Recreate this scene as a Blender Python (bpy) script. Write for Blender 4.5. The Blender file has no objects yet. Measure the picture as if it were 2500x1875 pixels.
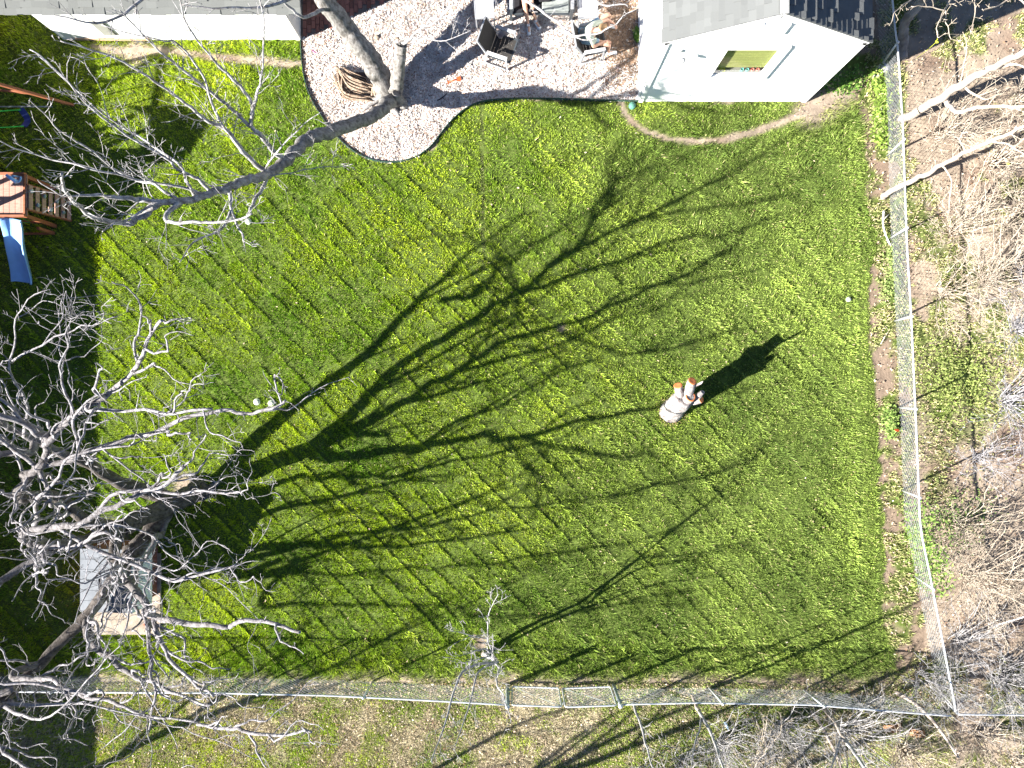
import bpy, bmesh, math, random
import numpy as np
from mathutils import Vector, Matrix
R = math.radians
scene = bpy.context.scene
C = scene.collection
# ---------------------------------------------------------------- camera, sky, sun, exposure
H = 18.0            # flying height of the camera, metres
F = 1733.0          # focal length in photo pixels (photo 2500 wide)
CX, CY = 1250.0, 937.5
cam_d = bpy.data.cameras.new('camera'); cam = bpy.data.objects.new('camera', cam_d); C.objects.link(cam)
cam_d.sensor_width = 36.0; cam_d.lens = 36.0 * F / 2500.0
cam.location = (0, 0, H); cam.rotation_euler = (0, 0, 0)
cam_d.clip_start = 0.05; cam_d.clip_end = 2000
scene.camera = cam
SAZ = 23.5; SEL = 27.4     # shadows fall 23.5 deg north of east
w = bpy.data.worlds.new("World"); scene.world = w; w.use_nodes = True
nt = w.node_tree; nt.nodes.clear()
sky = nt.nodes.new('ShaderNodeTexSky'); sky.sky_type = 'NISHITA'; sky.sun_disc = False
sky.sun_elevation = R(SEL); sky.sun_rotation = R(270 - SAZ)
sky.air_density = 0.6; sky.dust_density = 0.0; sky.altitude = 1500; sky.ozone_density = 1.5
bg = nt.nodes.new('ShaderNodeBackground'); bg.inputs[1].default_value = 0.05
ow = nt.nodes.new('ShaderNodeOutputWorld')
nt.links.new(sky.outputs[0], bg.inputs[0]); nt.links.new(bg.outputs[0], ow.inputs[0])
sd = bpy.data.lights.new('sun', 'SUN'); sd.energy = 5.0; sd.angle = R(0.5); sd.color = (1.0, 0.955, 0.88)
sun = bpy.data.objects.new('sun', sd); C.objects.link(sun)
dvec = Vector((math.cos(R(SAZ)) * math.cos(R(SEL)), math.sin(R(SAZ)) * math.cos(R(SEL)), -math.sin(R(SEL))))
sun.rotation_euler = dvec.to_track_quat('-Z', 'Y').to_euler(); sun.location = (-30, -15, 25)
scene.view_settings.view_transform = 'Standard'; scene.view_settings.look = 'None'
scene.view_settings.exposure = 2.35; scene.view_settings.gamma = 1.0
scene.render.engine = 'CYCLES'
scene.cycles.max_bounces = 5; scene.cycles.diffuse_bounces = 2; scene.cycles.transparent_max_bounces = 6

COT = 1 / math.tan(R(SEL)); SX = COT * math.cos(R(SAZ)); SY = COT * math.sin(R(SAZ))
def G(px, py, h=0.0):            # a photo pixel at height h -> world
    k = (H - h) / F
    return Vector(((px - CX) * k, (CY - py) * k, h))
def S(px, py, h):                # a shadow pixel cast from height h -> world point that casts it
    g = G(px, py)
    return Vector((g.x - SX * h, g.y - SY * h, h))
rnd = random.Random(7)

# ---------------------------------------------------------------- materials
def mat(name, col, rough=0.8, var=0.15, scale=6.0, bump=0.0, bscale=None, col2=None, metal=0.0, spec=0.3, stretch=None, detail=6):
    kk = 1.0 if name.startswith('white') else 0.80
    col = tuple(c * kk for c in col); col2 = tuple(c * kk for c in col2) if col2 else None
    m = bpy.data.materials.new(name); m.use_nodes = True
    n = m.node_tree; b = n.nodes['Principled BSDF']
    b.inputs['Roughness'].default_value = rough; b.inputs['Metallic'].default_value = metal
    b.inputs['Specular IOR Level'].default_value = spec
    tc = n.nodes.new('ShaderNodeTexCoord'); mp = n.nodes.new('ShaderNodeMapping')
    if stretch: mp.inputs['Scale'].default_value = stretch
    n.links.new(tc.outputs['Object'], mp.inputs[0])
    no = n.nodes.new('ShaderNodeTexNoise'); no.inputs['Scale'].default_value = scale; no.inputs['Detail'].default_value = detail
    no.inputs['Roughness'].default_value = 0.65
    n.links.new(mp.outputs[0], no.inputs['Vector'])
    cr = n.nodes.new('ShaderNodeValToRGB')
    c2 = col2 if col2 else tuple(c * (1 - var) for c in col)
    c1 = col if col2 else tuple(min(1, c * (1 + var)) for c in col)
    cr.color_ramp.elements[0].position = 0.35; cr.color_ramp.elements[1].position = 0.65
    cr.color_ramp.elements[0].color = (*c2, 1); cr.color_ramp.elements[1].color = (*c1, 1)
    n.links.new(no.outputs[0], cr.inputs[0]); n.links.new(cr.outputs[0], b.inputs['Base Color'])
    if bump:
        n2 = n.nodes.new('ShaderNodeTexNoise'); n2.inputs['Scale'].default_value = bscale or scale * 4; n2.inputs['Detail'].default_value = 8
        n.links.new(mp.outputs[0], n2.inputs['Vector'])
        bp = n.nodes.new('ShaderNodeBump'); bp.inputs['Strength'].default_value = 1.0; bp.inputs['Distance'].default_value = bump
        n.links.new(n2.outputs[0], bp.inputs['Height']); n.links.new(bp.outputs[0], b.inputs['Normal'])
    return m
def attr_mat(name, rough=0.85, bump=0.0, bscale=20, spec=0.2, trans=0.0):
    m = bpy.data.materials.new(name); m.use_nodes = True
    n = m.node_tree; b = n.nodes['Principled BSDF']
    b.inputs['Roughness'].default_value = rough; b.inputs['Specular IOR Level'].default_value = spec
    a = n.nodes.new('ShaderNodeAttribute'); a.attribute_name = 'col'
    n.links.new(a.outputs['Color'], b.inputs['Base Color'])
    if bump:
        tc = n.nodes.new('ShaderNodeTexCoord')
        n2 = n.nodes.new('ShaderNodeTexNoise'); n2.inputs['Scale'].default_value = bscale; n2.inputs['Detail'].default_value = 8
        n.links.new(tc.outputs['Object'], n2.inputs['Vector'])
        bp = n.nodes.new('ShaderNodeBump'); bp.inputs['Distance'].default_value = bump
        n.links.new(n2.outputs[0], bp.inputs['Height']); n.links.new(bp.outputs[0], b.inputs['Normal'])
    if trans:
        t = n.nodes.new('ShaderNodeBsdfTranslucent'); mx = n.nodes.new('ShaderNodeMixShader'); mx.inputs[0].default_value = trans
        out = n.nodes['Material Output']
        n.links.new(a.outputs['Color'], t.inputs[0]); n.links.new(b.outputs[0], mx.inputs[1]); n.links.new(t.outputs[0], mx.inputs[2])
        n.links.new(mx.outputs[0], out.inputs[0])
    return m
M = {}
M['bark_pale'] = mat('bark_pale', (0.33, 0.31, 0.295), 0.9, col2=(0.14, 0.125, 0.12), scale=5, bump=0.02, bscale=22, stretch=(1, 1, .35))
M['bark_twig'] = mat('bark_twig', (0.42, 0.405, 0.41), 0.85, col2=(0.27, 0.26, 0.26), scale=8)
M['bark_dark'] = mat('bark_dark', (0.135, 0.115, 0.10), 0.95, col2=(0.06, 0.05, 0.043), scale=9, bump=0.05, bscale=24, stretch=(1, 1, .3))
M['twig_grey'] = mat('twig_grey', (0.42, 0.41, 0.44), 0.85, col2=(0.24, 0.23, 0.24), scale=7)
M['twig_tan'] = mat('twig_tan', (0.58, 0.50, 0.40), 0.85, col2=(0.40, 0.33, 0.26), scale=5)
M['trunk_tan'] = mat('trunk_tan', (0.44, 0.38, 0.33), 0.9, col2=(0.28, 0.23, 0.195), scale=6, bump=0.01)
M['heartwood'] = mat('heartwood', (0.46, 0.36, 0.27), 0.9, col2=(0.20, 0.13, 0.09), scale=14, bump=0.03, stretch=(1, 1, .3))
M['white_paint'] = mat('white_paint', (0.80, 0.80, 0.79), 0.55, var=0.03, scale=3)
M['white_siding'] = mat('white_siding', (0.80, 0.80, 0.79), 0.6, var=0.035, scale=2.5, bump=0.002)
M['cream_trim'] = mat('cream_trim', (0.72, 0.70, 0.64), 0.6, var=0.05)
M['shingle'] = attr_mat('shingle', 0.95, 0.004, 90)
M['brick'] = attr_mat('brick', 0.9, 0.004, 60)
M['mortar'] = mat('mortar', (0.20, 0.17, 0.15), 0.95, scale=12)
M['galv'] = mat('galvanised', (0.62, 0.64, 0.66), 0.42, var=0.12, scale=9, metal=0.35, spec=0.5)
M['galv_post'] = mat('galvanised_post', (0.30, 0.34, 0.33), 0.6, var=0.2, scale=12, metal=0.2)
M['wire'] = mat('fence_wire', (0.40, 0.42, 0.44), 0.5, var=0.1, metal=0.2)
M['redwood'] = mat('redwood', (0.42, 0.15, 0.07), 0.6, col2=(0.26, 0.09, 0.045), scale=7, stretch=(1, 6, 6), bump=0.002)
M['deck'] = mat('deck_wood', (0.50, 0.31, 0.24), 0.7, col2=(0.36, 0.20, 0.15), scale=8, stretch=(1, 6, 1), bump=0.003)
M['blue_plastic'] = mat('blue_plastic', (0.26, 0.47, 0.80), 0.35, var=0.06, spec=0.5)
M['blue_dark'] = mat('blue_dark_plastic', (0.03, 0.05, 0.22), 0.45, var=0.1)
M['green_rope'] = mat('green_rope', (0.05, 0.55, 0.10), 0.6, var=0.1)
M['hold'] = mat('climbing_hold', (0.45, 0.47, 0.47), 0.7, var=0.3, scale=20)
M['alu_dark'] = mat('dark_frame', (0.055, 0.065, 0.075), 0.45, var=0.15, spec=0.4)
M['alu_grey'] = mat('grey_frame', (0.33, 0.34, 0.36), 0.5, var=0.1)
M['sling'] = mat('sling_fabric', (0.050, 0.045, 0.040), 0.8, col2=(0.028, 0.026, 0.026), scale=12, stretch=(1, 8, 1))
M['cushion'] = mat('grey_cushion', (0.26, 0.28, 0.27), 0.9, var=0.12, scale=10, bump=0.003)
M['slat_white'] = mat('white_slats', (0.62, 0.60, 0.60), 0.6, var=0.05, scale=5)
M['skin'] = mat('skin', (0.62, 0.36, 0.25), 0.55, var=0.06, scale=8)
M['sage'] = mat('sage_cloth', (0.42, 0.46, 0.38), 0.9, var=0.1, scale=5, bump=0.01, bscale=9)
M['black_cloth'] = mat('black_cloth', (0.012, 0.012, 0.016), 0.9, var=0.3)
M['pink_cloth'] = mat('pink_cloth', (0.55, 0.30, 0.40), 0.9, var=0.1)
M['blue_cloth'] = mat('blue_patterned_cloth', (0.10, 0.28, 0.48), 0.9, col2=(0.45, 0.55, 0.58), scale=28)
M['shoe'] = mat('white_shoe', (0.66, 0.67, 0.68), 0.7, var=0.06)
M['hair'] = mat('blond_hair', (0.36, 0.22, 0.11), 0.7, var=0.25, scale=30)
M['clear_cup'] = mat('cup_plastic', (0.62, 0.50, 0.44), 0.3, var=0.05, spec=0.5)
M['green_edge'] = mat('edging_green', (0.03, 0.07, 0.05), 0.6, var=0.3, scale=3)
M['green_lid'] = mat('green_lid', (0.10, 0.26, 0.20), 0.6, var=0.08)
M['pale_lid'] = mat('pale_lid', (0.50, 0.56, 0.42), 0.7, var=0.1)
M['orange'] = mat('orange_plastic', (0.75, 0.11, 0.03), 0.5, var=0.1)
M['fungus'] = mat('orange_cut_wood', (0.80, 0.27, 0.09), 0.7, col2=(0.62, 0.18, 0.06), scale=14)
M['stump_bark'] = mat('stump_bark', (0.44, 0.41, 0.385), 0.9, col2=(0.15, 0.12, 0.12), scale=7, bump=0.02, stretch=(1, 1, .4))
M['dead_stem'] = mat('straw', (0.40, 0.29, 0.14), 0.9, var=0.2)
M['stone'] = mat('pale_stone', (0.60, 0.57, 0.54), 0.9, var=0.12, scale=10, bump=0.01)
M['concrete'] = mat('concrete', (0.42, 0.36, 0.29), 0.95, col2=(0.26, 0.21, 0.16), scale=4, bump=0.008, bscale=30)
M['terracotta'] = mat('red_brick', (0.46, 0.17, 0.11), 0.9, var=0.15)
M['roof_grey'] = mat('roof_sheet', (0.19, 0.205, 0.23), 0.8, col2=(0.13, 0.145, 0.165), scale=4, bump=0.002)
M['pale_panel'] = mat('pale_panel', (0.72, 0.75, 0.78), 0.6, var=0.03)
M['barn_red'] = mat('red_boards', (0.22, 0.085, 0.06), 0.85, var=0.25, scale=6, stretch=(6, 6, 1))
M['dark_hole'] = mat('dark_gap', (0.05, 0.03, 0.03), 0.95)
M['grey_panel'] = mat('grey_vent', (0.30, 0.30, 0.27), 0.7, var=0.15)
M['bare_wood'] = mat('bare_wood', (0.60, 0.40, 0.27), 0.8, var=0.15, stretch=(1, 6, 6))
M['lawn_reflection'] = mat('olive_reflection', (0.34, 0.37, 0.12), 0.8, col2=(0.24, 0.27, 0.085), scale=3, stretch=(.3, 1, 10))
M['pot_teal'] = mat('teal_pot', (0.08, 0.42, 0.36), 0.5, var=0.1)
M['pot_red'] = mat('coral_pot', (0.62, 0.16, 0.11), 0.5, var=0.1)
M['yellow'] = mat('yellow_green_leaf', (0.55, 0.60, 0.05), 0.6, var=0.2)
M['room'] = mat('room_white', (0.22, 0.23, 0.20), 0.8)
M['leaf'] = attr_mat('leaves', 0.75, trans=0.25)
M['blades'] = attr_mat('grass_blades', 0.7, spec=0.25, trans=0.22)
M['chips'] = attr_mat('wood_chips', 0.9)
M['purple'] = mat('purple_plastic', (0.35, 0.06, 0.22), 0.5, var=0.1)
M['rot_wood'] = mat('rotten_orange_wood', (0.62, 0.32, 0.14), 0.9, col2=(0.38, 0.19, 0.09), scale=12, bump=0.02, stretch=(.4, 3, 3))
M['blue_bottle'] = mat('blue_bottle', (0.35, 0.48, 0.62), 0.3, var=0.1)
M['pvc'] = mat('pale_peeled_wood', (0.74, 0.72, 0.70), 0.7, var=0.08)
def bark_attr():
    m = attr_mat('bark', 0.9); n = m.node_tree; b = n.nodes['Principled BSDF']; a = [q for q in n.nodes if q.type == 'ATTRIBUTE'][0]
    tc = n.nodes.new('ShaderNodeTexCoord'); no = n.nodes.new('ShaderNodeTexNoise'); no.inputs['Scale'].default_value = 11; no.inputs['Detail'].default_value = 8; no.inputs['Roughness'].default_value = .7
    mp = n.nodes.new('ShaderNodeMapping'); mp.inputs['Scale'].default_value = (1, 1, .5); n.links.new(tc.outputs['Object'], mp.inputs[0]); n.links.new(mp.outputs[0], no.inputs[0])
    cr = n.nodes.new('ShaderNodeValToRGB'); cr.color_ramp.elements[0].position = .38; cr.color_ramp.elements[1].position = .62; cr.color_ramp.elements[0].color = (.42, .40, .38, 1); cr.color_ramp.elements[1].color = (1.25, 1.25, 1.25, 1); n.links.new(no.outputs[0], cr.inputs[0])
    mx = n.nodes.new('ShaderNodeVectorMath'); mx.operation = 'MULTIPLY'; n.links.new(a.outputs['Color'], mx.inputs[0]); n.links.new(cr.outputs[0], mx.inputs[1]); n.links.new(mx.outputs[0], b.inputs['Base Color'])
    bp = n.nodes.new('ShaderNodeBump'); bp.inputs['Distance'].default_value = .03; n.links.new(no.outputs[0], bp.inputs['Height']); n.links.new(bp.outputs[0], b.inputs['Normal']); return m
M['bark_col'] = bark_attr()
gm = bpy.data.materials.new('window_glass'); gm.use_nodes = True
_b = gm.node_tree.nodes['Principled BSDF']; _b.inputs['Roughness'].default_value = 0.03
_b.inputs['Transmission Weight'].default_value = 1.0; _b.inputs['IOR'].default_value = 1.05; _b.inputs['Base Color'].default_value = (0.93, 1, 0.93, 1)
_n = gm.node_tree.nodes.new('ShaderNodeBsdfTransparent'); _g = gm.node_tree.nodes.new('ShaderNodeBsdfGlossy'); _g.inputs['Roughness'].default_value = 0.04
_m = gm.node_tree.nodes.new('ShaderNodeMixShader'); _f = gm.node_tree.nodes.new('ShaderNodeFresnel'); _f.inputs[0].default_value = 1.5
_m.inputs[0].default_value = 0.10; gm.node_tree.links.new(_n.outputs[0], _m.inputs[1]); gm.node_tree.links.new(_g.outputs[0], _m.inputs[2])
gm.node_tree.links.new(_m.outputs[0], gm.node_tree.nodes['Material Output'].inputs[0])
M['glass'] = gm

# ---------------------------------------------------------------- object helpers
def tag(o, label=None, cat=None, group=None, kind=None):
    if label: o['label'] = label
    if cat: o['category'] = cat
    if group: o['group'] = group
    if kind: o['kind'] = kind
    return o
def empty(name, loc=(0, 0, 0), rz=0.0, label=None, cat=None, group=None):
    o = bpy.data.objects.new(name, None); C.objects.link(o); o.location = loc; o.rotation_euler = (0, 0, rz)
    o.empty_display_size = 0.2
    return tag(o, label, cat, group)
class MB:
    """collects shapes and links them as one mesh"""
    def __init__(s): s.v = []; s.f = []; s.c = []; s.sm = []; s.cur = (1, 1, 1); s.usecol = False
    def _add(s, vs, fs, smooth=False):
        o = len(s.v); s.v += [tuple(v) for v in vs]; s.f += [tuple(i + o for i in f) for f in fs]; s.sm += [smooth] * len(fs); s.c += [s.cur] * len(vs)
    def color(s, c): s.cur = c; s.usecol = True
    def box(s, c, d, rot=None, taper=1.0):
        x, y, z = d[0] / 2, d[1] / 2, d[2] / 2; vs = []
        for zz, t in ((-z, 1), (z, taper)):
            for a, b in ((-1, -1), (1, -1), (1, 1), (-1, 1)):
                p = Vector((a * x * t, b * y * t, zz))
                if rot is not None: p = rot @ p
                vs.append(p + Vector(c))
        s._add(vs, [(3, 2, 1, 0), (4, 5, 6, 7), (0, 1, 5, 4), (1, 2, 6, 5), (2, 3, 7, 6), (3, 0, 4, 7)])
    def bar(s, a, b, w_, t, up=(0, 0, 1)):
        a = Vector(a); b = Vector(b); d = (b - a); L = d.length; d.normalize(); up = Vector(up)
        sd_ = d.cross(up)
        if sd_.length < 1e-4: sd_ = d.cross(Vector((0, 1, 0)))
        sd_.normalize(); u = sd_.cross(d)
        m = Matrix((d, sd_, u)).transposed()
        s.box((a + b) / 2, (L, w_, t), m)
    def quad(s, a, b, c, d): s._add([a, b, c, d], [(0, 1, 2, 3)])
    def poly(s, pts): s._add(pts, [tuple(range(len(pts)))])
    def prism(s, pts, z0, z1):
        n = len(pts); vs = [(p[0], p[1], z0) for p in pts] + [(p[0], p[1], z1) for p in pts]
        s._add(vs, [tuple(range(n - 1, -1, -1)), tuple(range(n, 2 * n))] + [(i, (i + 1) % n, n + (i + 1) % n, n + i) for i in range(n)])
    def tube(s, pts, rad, n=8, cap=True, wob=0.0, cols=None):
        pts = [Vector(p) for p in pts]
        if not hasattr(rad, '__len__'): rad = [rad] * len(pts)
        o = len(s.v); u = None; k = len(pts)
        for i, p in enumerate(pts):
            t = (pts[min(i + 1, k - 1)] - pts[max(i - 1, 0)]); 
            if t.length < 1e-7: t = Vector((0, 0, 1))
            t.normalize()
            if u is None: u = t.orthogonal().normalized()
            else:
                u = u - t * u.dot(t)
                u = u.normalized() if u.length > 1e-5 else t.orthogonal().normalized()
            v = t.cross(u)
            for j in range(n):
                a = 2 * math.pi * j / n; rr = rad[i] * (1 + (rnd.uniform(-wob, wob) if wob else 0))
                q = p + u * (math.cos(a) * rr) + v * (math.sin(a) * rr); s.v.append((q.x, q.y, q.z)); s.c.append(cols[i] if cols else s.cur)
        for i in range(k - 1):
            for j in range(n):
                a = o + i * n + j; b = o + i * n + (j + 1) % n
                s.f.append((a, b, b + n, a + n)); s.sm.append(True)
        if cap:
            s.f.append(tuple(o + j for j in range(n - 1, -1, -1))); s.f.append(tuple(o + (k - 1) * n + j for j in range(n))); s.sm += [False, False]
    def lathe(s, prof, c, n=20, ax=None):
        o = len(s.v); c = Vector(c)
        for (r_, z) in prof:
            for j in range(n):
                a = 2 * math.pi * j / n; p = Vector((r_ * math.cos(a), r_ * math.sin(a), z))
                if ax is not None: p = ax @ p
                p = p + c; s.v.append(tuple(p)); s.c.append(s.cur)
        for i in range(len(prof) - 1):
            for j in range(n):
                a = o + i * n + j; b = o + i * n + (j + 1) % n; s.f.append((a, b, b + n, a + n)); s.sm.append(True)
    def blob(s, c, r, squash=(1, 1, 1), wob=0.15, seed=0, sub=2):
        bm = bmesh.new(); bmesh.ops.create_icosphere(bm, subdivisions=sub, radius=1.0); rr = random.Random(seed)
        ph = [rr.uniform(0, 6) for _ in range(6)]
        vs = []
        for v in bm.verts:
            q = v.co; k = 1 + wob * (math.sin(3 * q.x + ph[0]) * math.sin(4 * q.y + ph[1]) + math.sin(5 * q.z + ph[2]) * .6)
            vs.append(Vector(c) + Vector((q.x * r * squash[0] * k, q.y * r * squash[1] * k, q.z * r * squash[2] * k)))
        fs = [tuple(v.index for v in f.verts) for f in bm.faces]; bm.free(); s._add(vs, fs, True)
    def build(s, name, m, parent=None, bevel=0.0, loc=None):
        me = bpy.data.meshes.new(name); me.from_pydata(s.v, [], s.f); me.polygons.foreach_set('use_smooth', s.sm)
        if s.usecol:
            a = me.color_attributes.new('col', 'FLOAT_COLOR', 'POINT'); a.data.foreach_set('color', np.array([(*c, 1) for c in s.c], dtype=np.float32).ravel())
        me.materials.append(m); me.update()
        o = bpy.data.objects.new(name, me); C.objects.link(o)
        if parent: o.parent = parent
        if loc is not None: o.location = loc
        if bevel:
            b = o.modifiers.new('bevel', 'BEVEL'); b.width = bevel; b.segments = 2; b.limit_method = 'ANGLE'
        return o
def np_mesh(name, verts, faces_n, m, cols=None, parent=None):
    """verts (N*k,3) grouped as separate k-gons"""
    k = faces_n; nv = len(verts); nf = nv // k
    me = bpy.data.meshes.new(name); me.vertices.add(nv); me.vertices.foreach_set('co', verts.astype(np.float32).ravel())
    me.loops.add(nv); me.loops.foreach_set('vertex_index', np.arange(nv, dtype=np.int32))
    me.polygons.add(nf); me.polygons.foreach_set('loop_start', np.arange(0, nv, k, dtype=np.int32))
    me.update(calc_edges=True)
    if cols is not None:
        a = me.color_attributes.new('col', 'FLOAT_COLOR', 'POINT')
        a.data.foreach_set('color', np.hstack([cols, np.ones((nv, 1))]).astype(np.float32).ravel())
    me.materials.append(m); o = bpy.data.objects.new(name, me); C.objects.link(o)
    if parent: o.parent = parent
    return o
def shift(o, base):   # rebase children already in world coords to an empty at base: children get the opposite offset
    for ch in o.children: ch.location = ch.location - Vector(base)

# ---------------------------------------------------------------- numpy noise and region tests (world metres <-> ground pixels)
def vnoise(x, y, sc, seed):
    rs = np.random.RandomState(seed); T = rs.rand(64, 64)
    x = x * sc + 1000; y = y * sc + 1000
    xi = np.floor(x).astype(int); yi = np.floor(y).astype(int); fx = x - xi; fy = y - yi
    fx = fx * fx * (3 - 2 * fx); fy = fy * fy * (3 - 2 * fy)
    a = T[xi % 64, yi % 64]; b = T[(xi + 1) % 64, yi % 64]; c = T[xi % 64, (yi + 1) % 64]; d = T[(xi + 1) % 64, (yi + 1) % 64]
    return (a * (1 - fx) + b * fx) * (1 - fy) + (c * (1 - fx) + d * fx) * fy
def fbm(x, y, sc, seed): return vnoise(x, y, sc, seed) * .5 + vnoise(x, y, sc * 2.1, seed + 1) * .3 + vnoise(x, y, sc * 4.3, seed + 2) * .2
PXM = F / H
def to_px(x, y): return x * PXM + CX, CY - y * PXM
def inpoly(px, py, poly):
    r = np.zeros(px.shape, bool); n = len(poly); j = n - 1
    for i in range(n):
        xi, yi = poly[i]; xj, yj = poly[j]
        cnd = ((yi > py) != (yj > py)) & (px < (xj - xi) * (py - yi) / (yj - yi + 1e-9) + xi)
        r ^= cnd; j = i
    return r
def distline(px, py, pts):
    d = np.full(px.shape, 1e9)
    for (x0, y0), (x1, y1) in zip(pts[:-1], pts[1:]):
        dx, dy = x1 - x0, y1 - y0; t = np.clip(((px - x0) * dx + (py - y0) * dy) / (dx * dx + dy * dy), 0, 1)
        d = np.minimum(d, np.hypot(px - x0 - t * dx, py - y0 - t * dy))
    return d
def smooth_poly(pts, n=6, closed=False):
    out = []; k = len(pts)
    for i in range(k - 1 if not closed else k):
        p0 = pts[(i - 1) % k] if (closed or i > 0) else pts[0]; p1 = pts[i]; p2 = pts[(i + 1) % k]
        p3 = pts[(i + 2) % k] if (closed or i + 2 < k) else pts[-1]
        for j in range(n):
            t = j / n
            out.append(tuple(0.5 * ((2 * p1[a]) + (-p0[a] + p2[a]) * t + (2 * p0[a] - 5 * p1[a] + 4 * p2[a] - p3[a]) * t * t + (-p0[a] + 3 * p1[a] - 3 * p2[a] + p3[a]) * t ** 3) for a in range(len(p1))))
    if not closed: out.append(tuple(pts[-1]))
    return out
EDGE = smooth_poly([(735, 97), (738, 150), (746, 200), (762, 245), (786, 285), (815, 325), (848, 358), (885, 382), (925, 395), (970, 396), (1015, 384), (1050, 360), (1078, 325), (1102, 296), (1135, 268), (1175, 250), (1230, 243), (1330, 242), (1440, 245), (1562, 249)], 5)
BED = EDGE + [(1562, -250), (1010, -250), (1010, -20), (962, 0), (905, 24), (850, 47), (812, 70), (770, 84)]
BRICKS = [(735, 95), (770, 82), (812, 68), (850, 45), (905, 22), (962, -2), (1008, -22), (1008, -250), (735, -250)]
RIGHT = [(2100, -400), (2095, 100), (2075, 200), (2100, 300), (2112, 400), (2115, 500), (2138, 570), (2136, 640), (2122, 720), (2124, 830), (2138, 960), (2146, 1080), (2152, 1200), (2164, 1300), (2160, 1400), (2152, 1500), (2170, 1560), (2190, 1640), (2200, 1668)]
LAWN = [(-600, -500)] + [(735, -500)] + EDGE[:] + [(1565, 249), (1965, 244), (2000, -400)] + RIGHT[1:] + [(-600, 1668)]
TRACK1 = [(1512, 235), (1525, 275), (1545, 300), (1580, 322), (1630, 338), (1700, 344), (1770, 340), (1840, 322), (1900, 300), (1950, 280), (1990, 262), (2030, 240)]
TRACK2 = [(230, 112), (300, 128), (400, 122), (520, 140), (600, 145), (660, 150), (700, 156), (738, 150)]

def masks(x, y):
    """green cover 0..1 and zone for world points"""
    px, py = to_px(x, y)
    wob = (fbm(x, y, 1.3, 11) - .5) * 34 + (fbm(x, y, 5.5, 13) - .5) * 22
    lawn = inpoly(px + wob * .6, py + wob * .4, LAWN)
    d1 = distline(px, py, TRACK1); d2 = distline(px, py, TRACK2)
    n1 = fbm(x, y, 2.2, 21); n2 = fbm(x, y, .8, 31)
    cover = np.where(lawn, 1.0, 0.0)
    cover *= 1 - np.clip(1.35 - d1 / (4 + 11 * n1), 0, 1) * np.where(px < 2000, 1, .8)
    cover *= 1 - np.clip(1.3 - d2 / (4 + 18 * n1), 0, 1) * .95
    # bare soil near the shed corner, trunk feet, slab
    for (cx, cy, r_) in ((330, 125, 42), (275, 1310, 45), (455, 1185, 40), (1985, 265, 55), (2040, 215, 60), (1175, 1570, 22), (1372, 802, 12), (560, 535, 0)):
        if r_: cover *= 1 - np.clip(1.5 - np.hypot(px - cx, py - cy) / r_ - n1 * .5, 0, 1)
    cover *= np.where(lawn & (py > 1600), np.clip((1672 - py) / 50 + n1 - .3, 0.15, 1), 1)
    # strip between lawn and right fence
    strip = (~lawn) & (px > 1990) & (px < 2215 + (py - 900).clip(0) * .07) & (py < 1680)
    cover = np.where(strip, np.clip((n1 - .47) * 5 + np.clip((px - 2150) / 60, -.2, .5) + np.where(py < 620, .5, 0), 0, .9), cover)
    # beyond the right fence: weedy ground
    east = (~lawn) & (~strip) & (px > 2150)
    weed = np.clip((n2 - .5) * 5 + (n1 - .5) * 2.5, 0, .75)
    weed = np.maximum(weed, np.clip(1.25 - np.hypot((px - 2330) / 170, (py - 950) / 200), 0, 1) * n1 * 1.6)
    weed *= 1 - .9 * np.clip(1.6 - np.hypot((px - 2440) / 110, (py - 1190) / 110), 0, 1)
    cover = np.where(east, weed, cover)
    south = (~lawn) & (py >= 1668) & (px < 2330)
    sg = np.clip((fbm(x, y, .7, 41) - .27) * 4, 0, 1) * np.clip(1.35 - (px - 1500).clip(0) / 900, 0, 1) + np.clip((n1 - .55) * 3, 0, .4)
    cover = np.where(south, np.clip(sg, 0, .9), cover)
    bed = inpoly(px, py, BED) | inpoly(px, py, BRICKS)
    cover = np.where(bed, 0, cover)
    zone = np.zeros(px.shape, int); zone[strip] = 1; zone[east] = 2; zone[south] = 3; zone[bed] = 4
    return px, py, cover, zone

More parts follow.
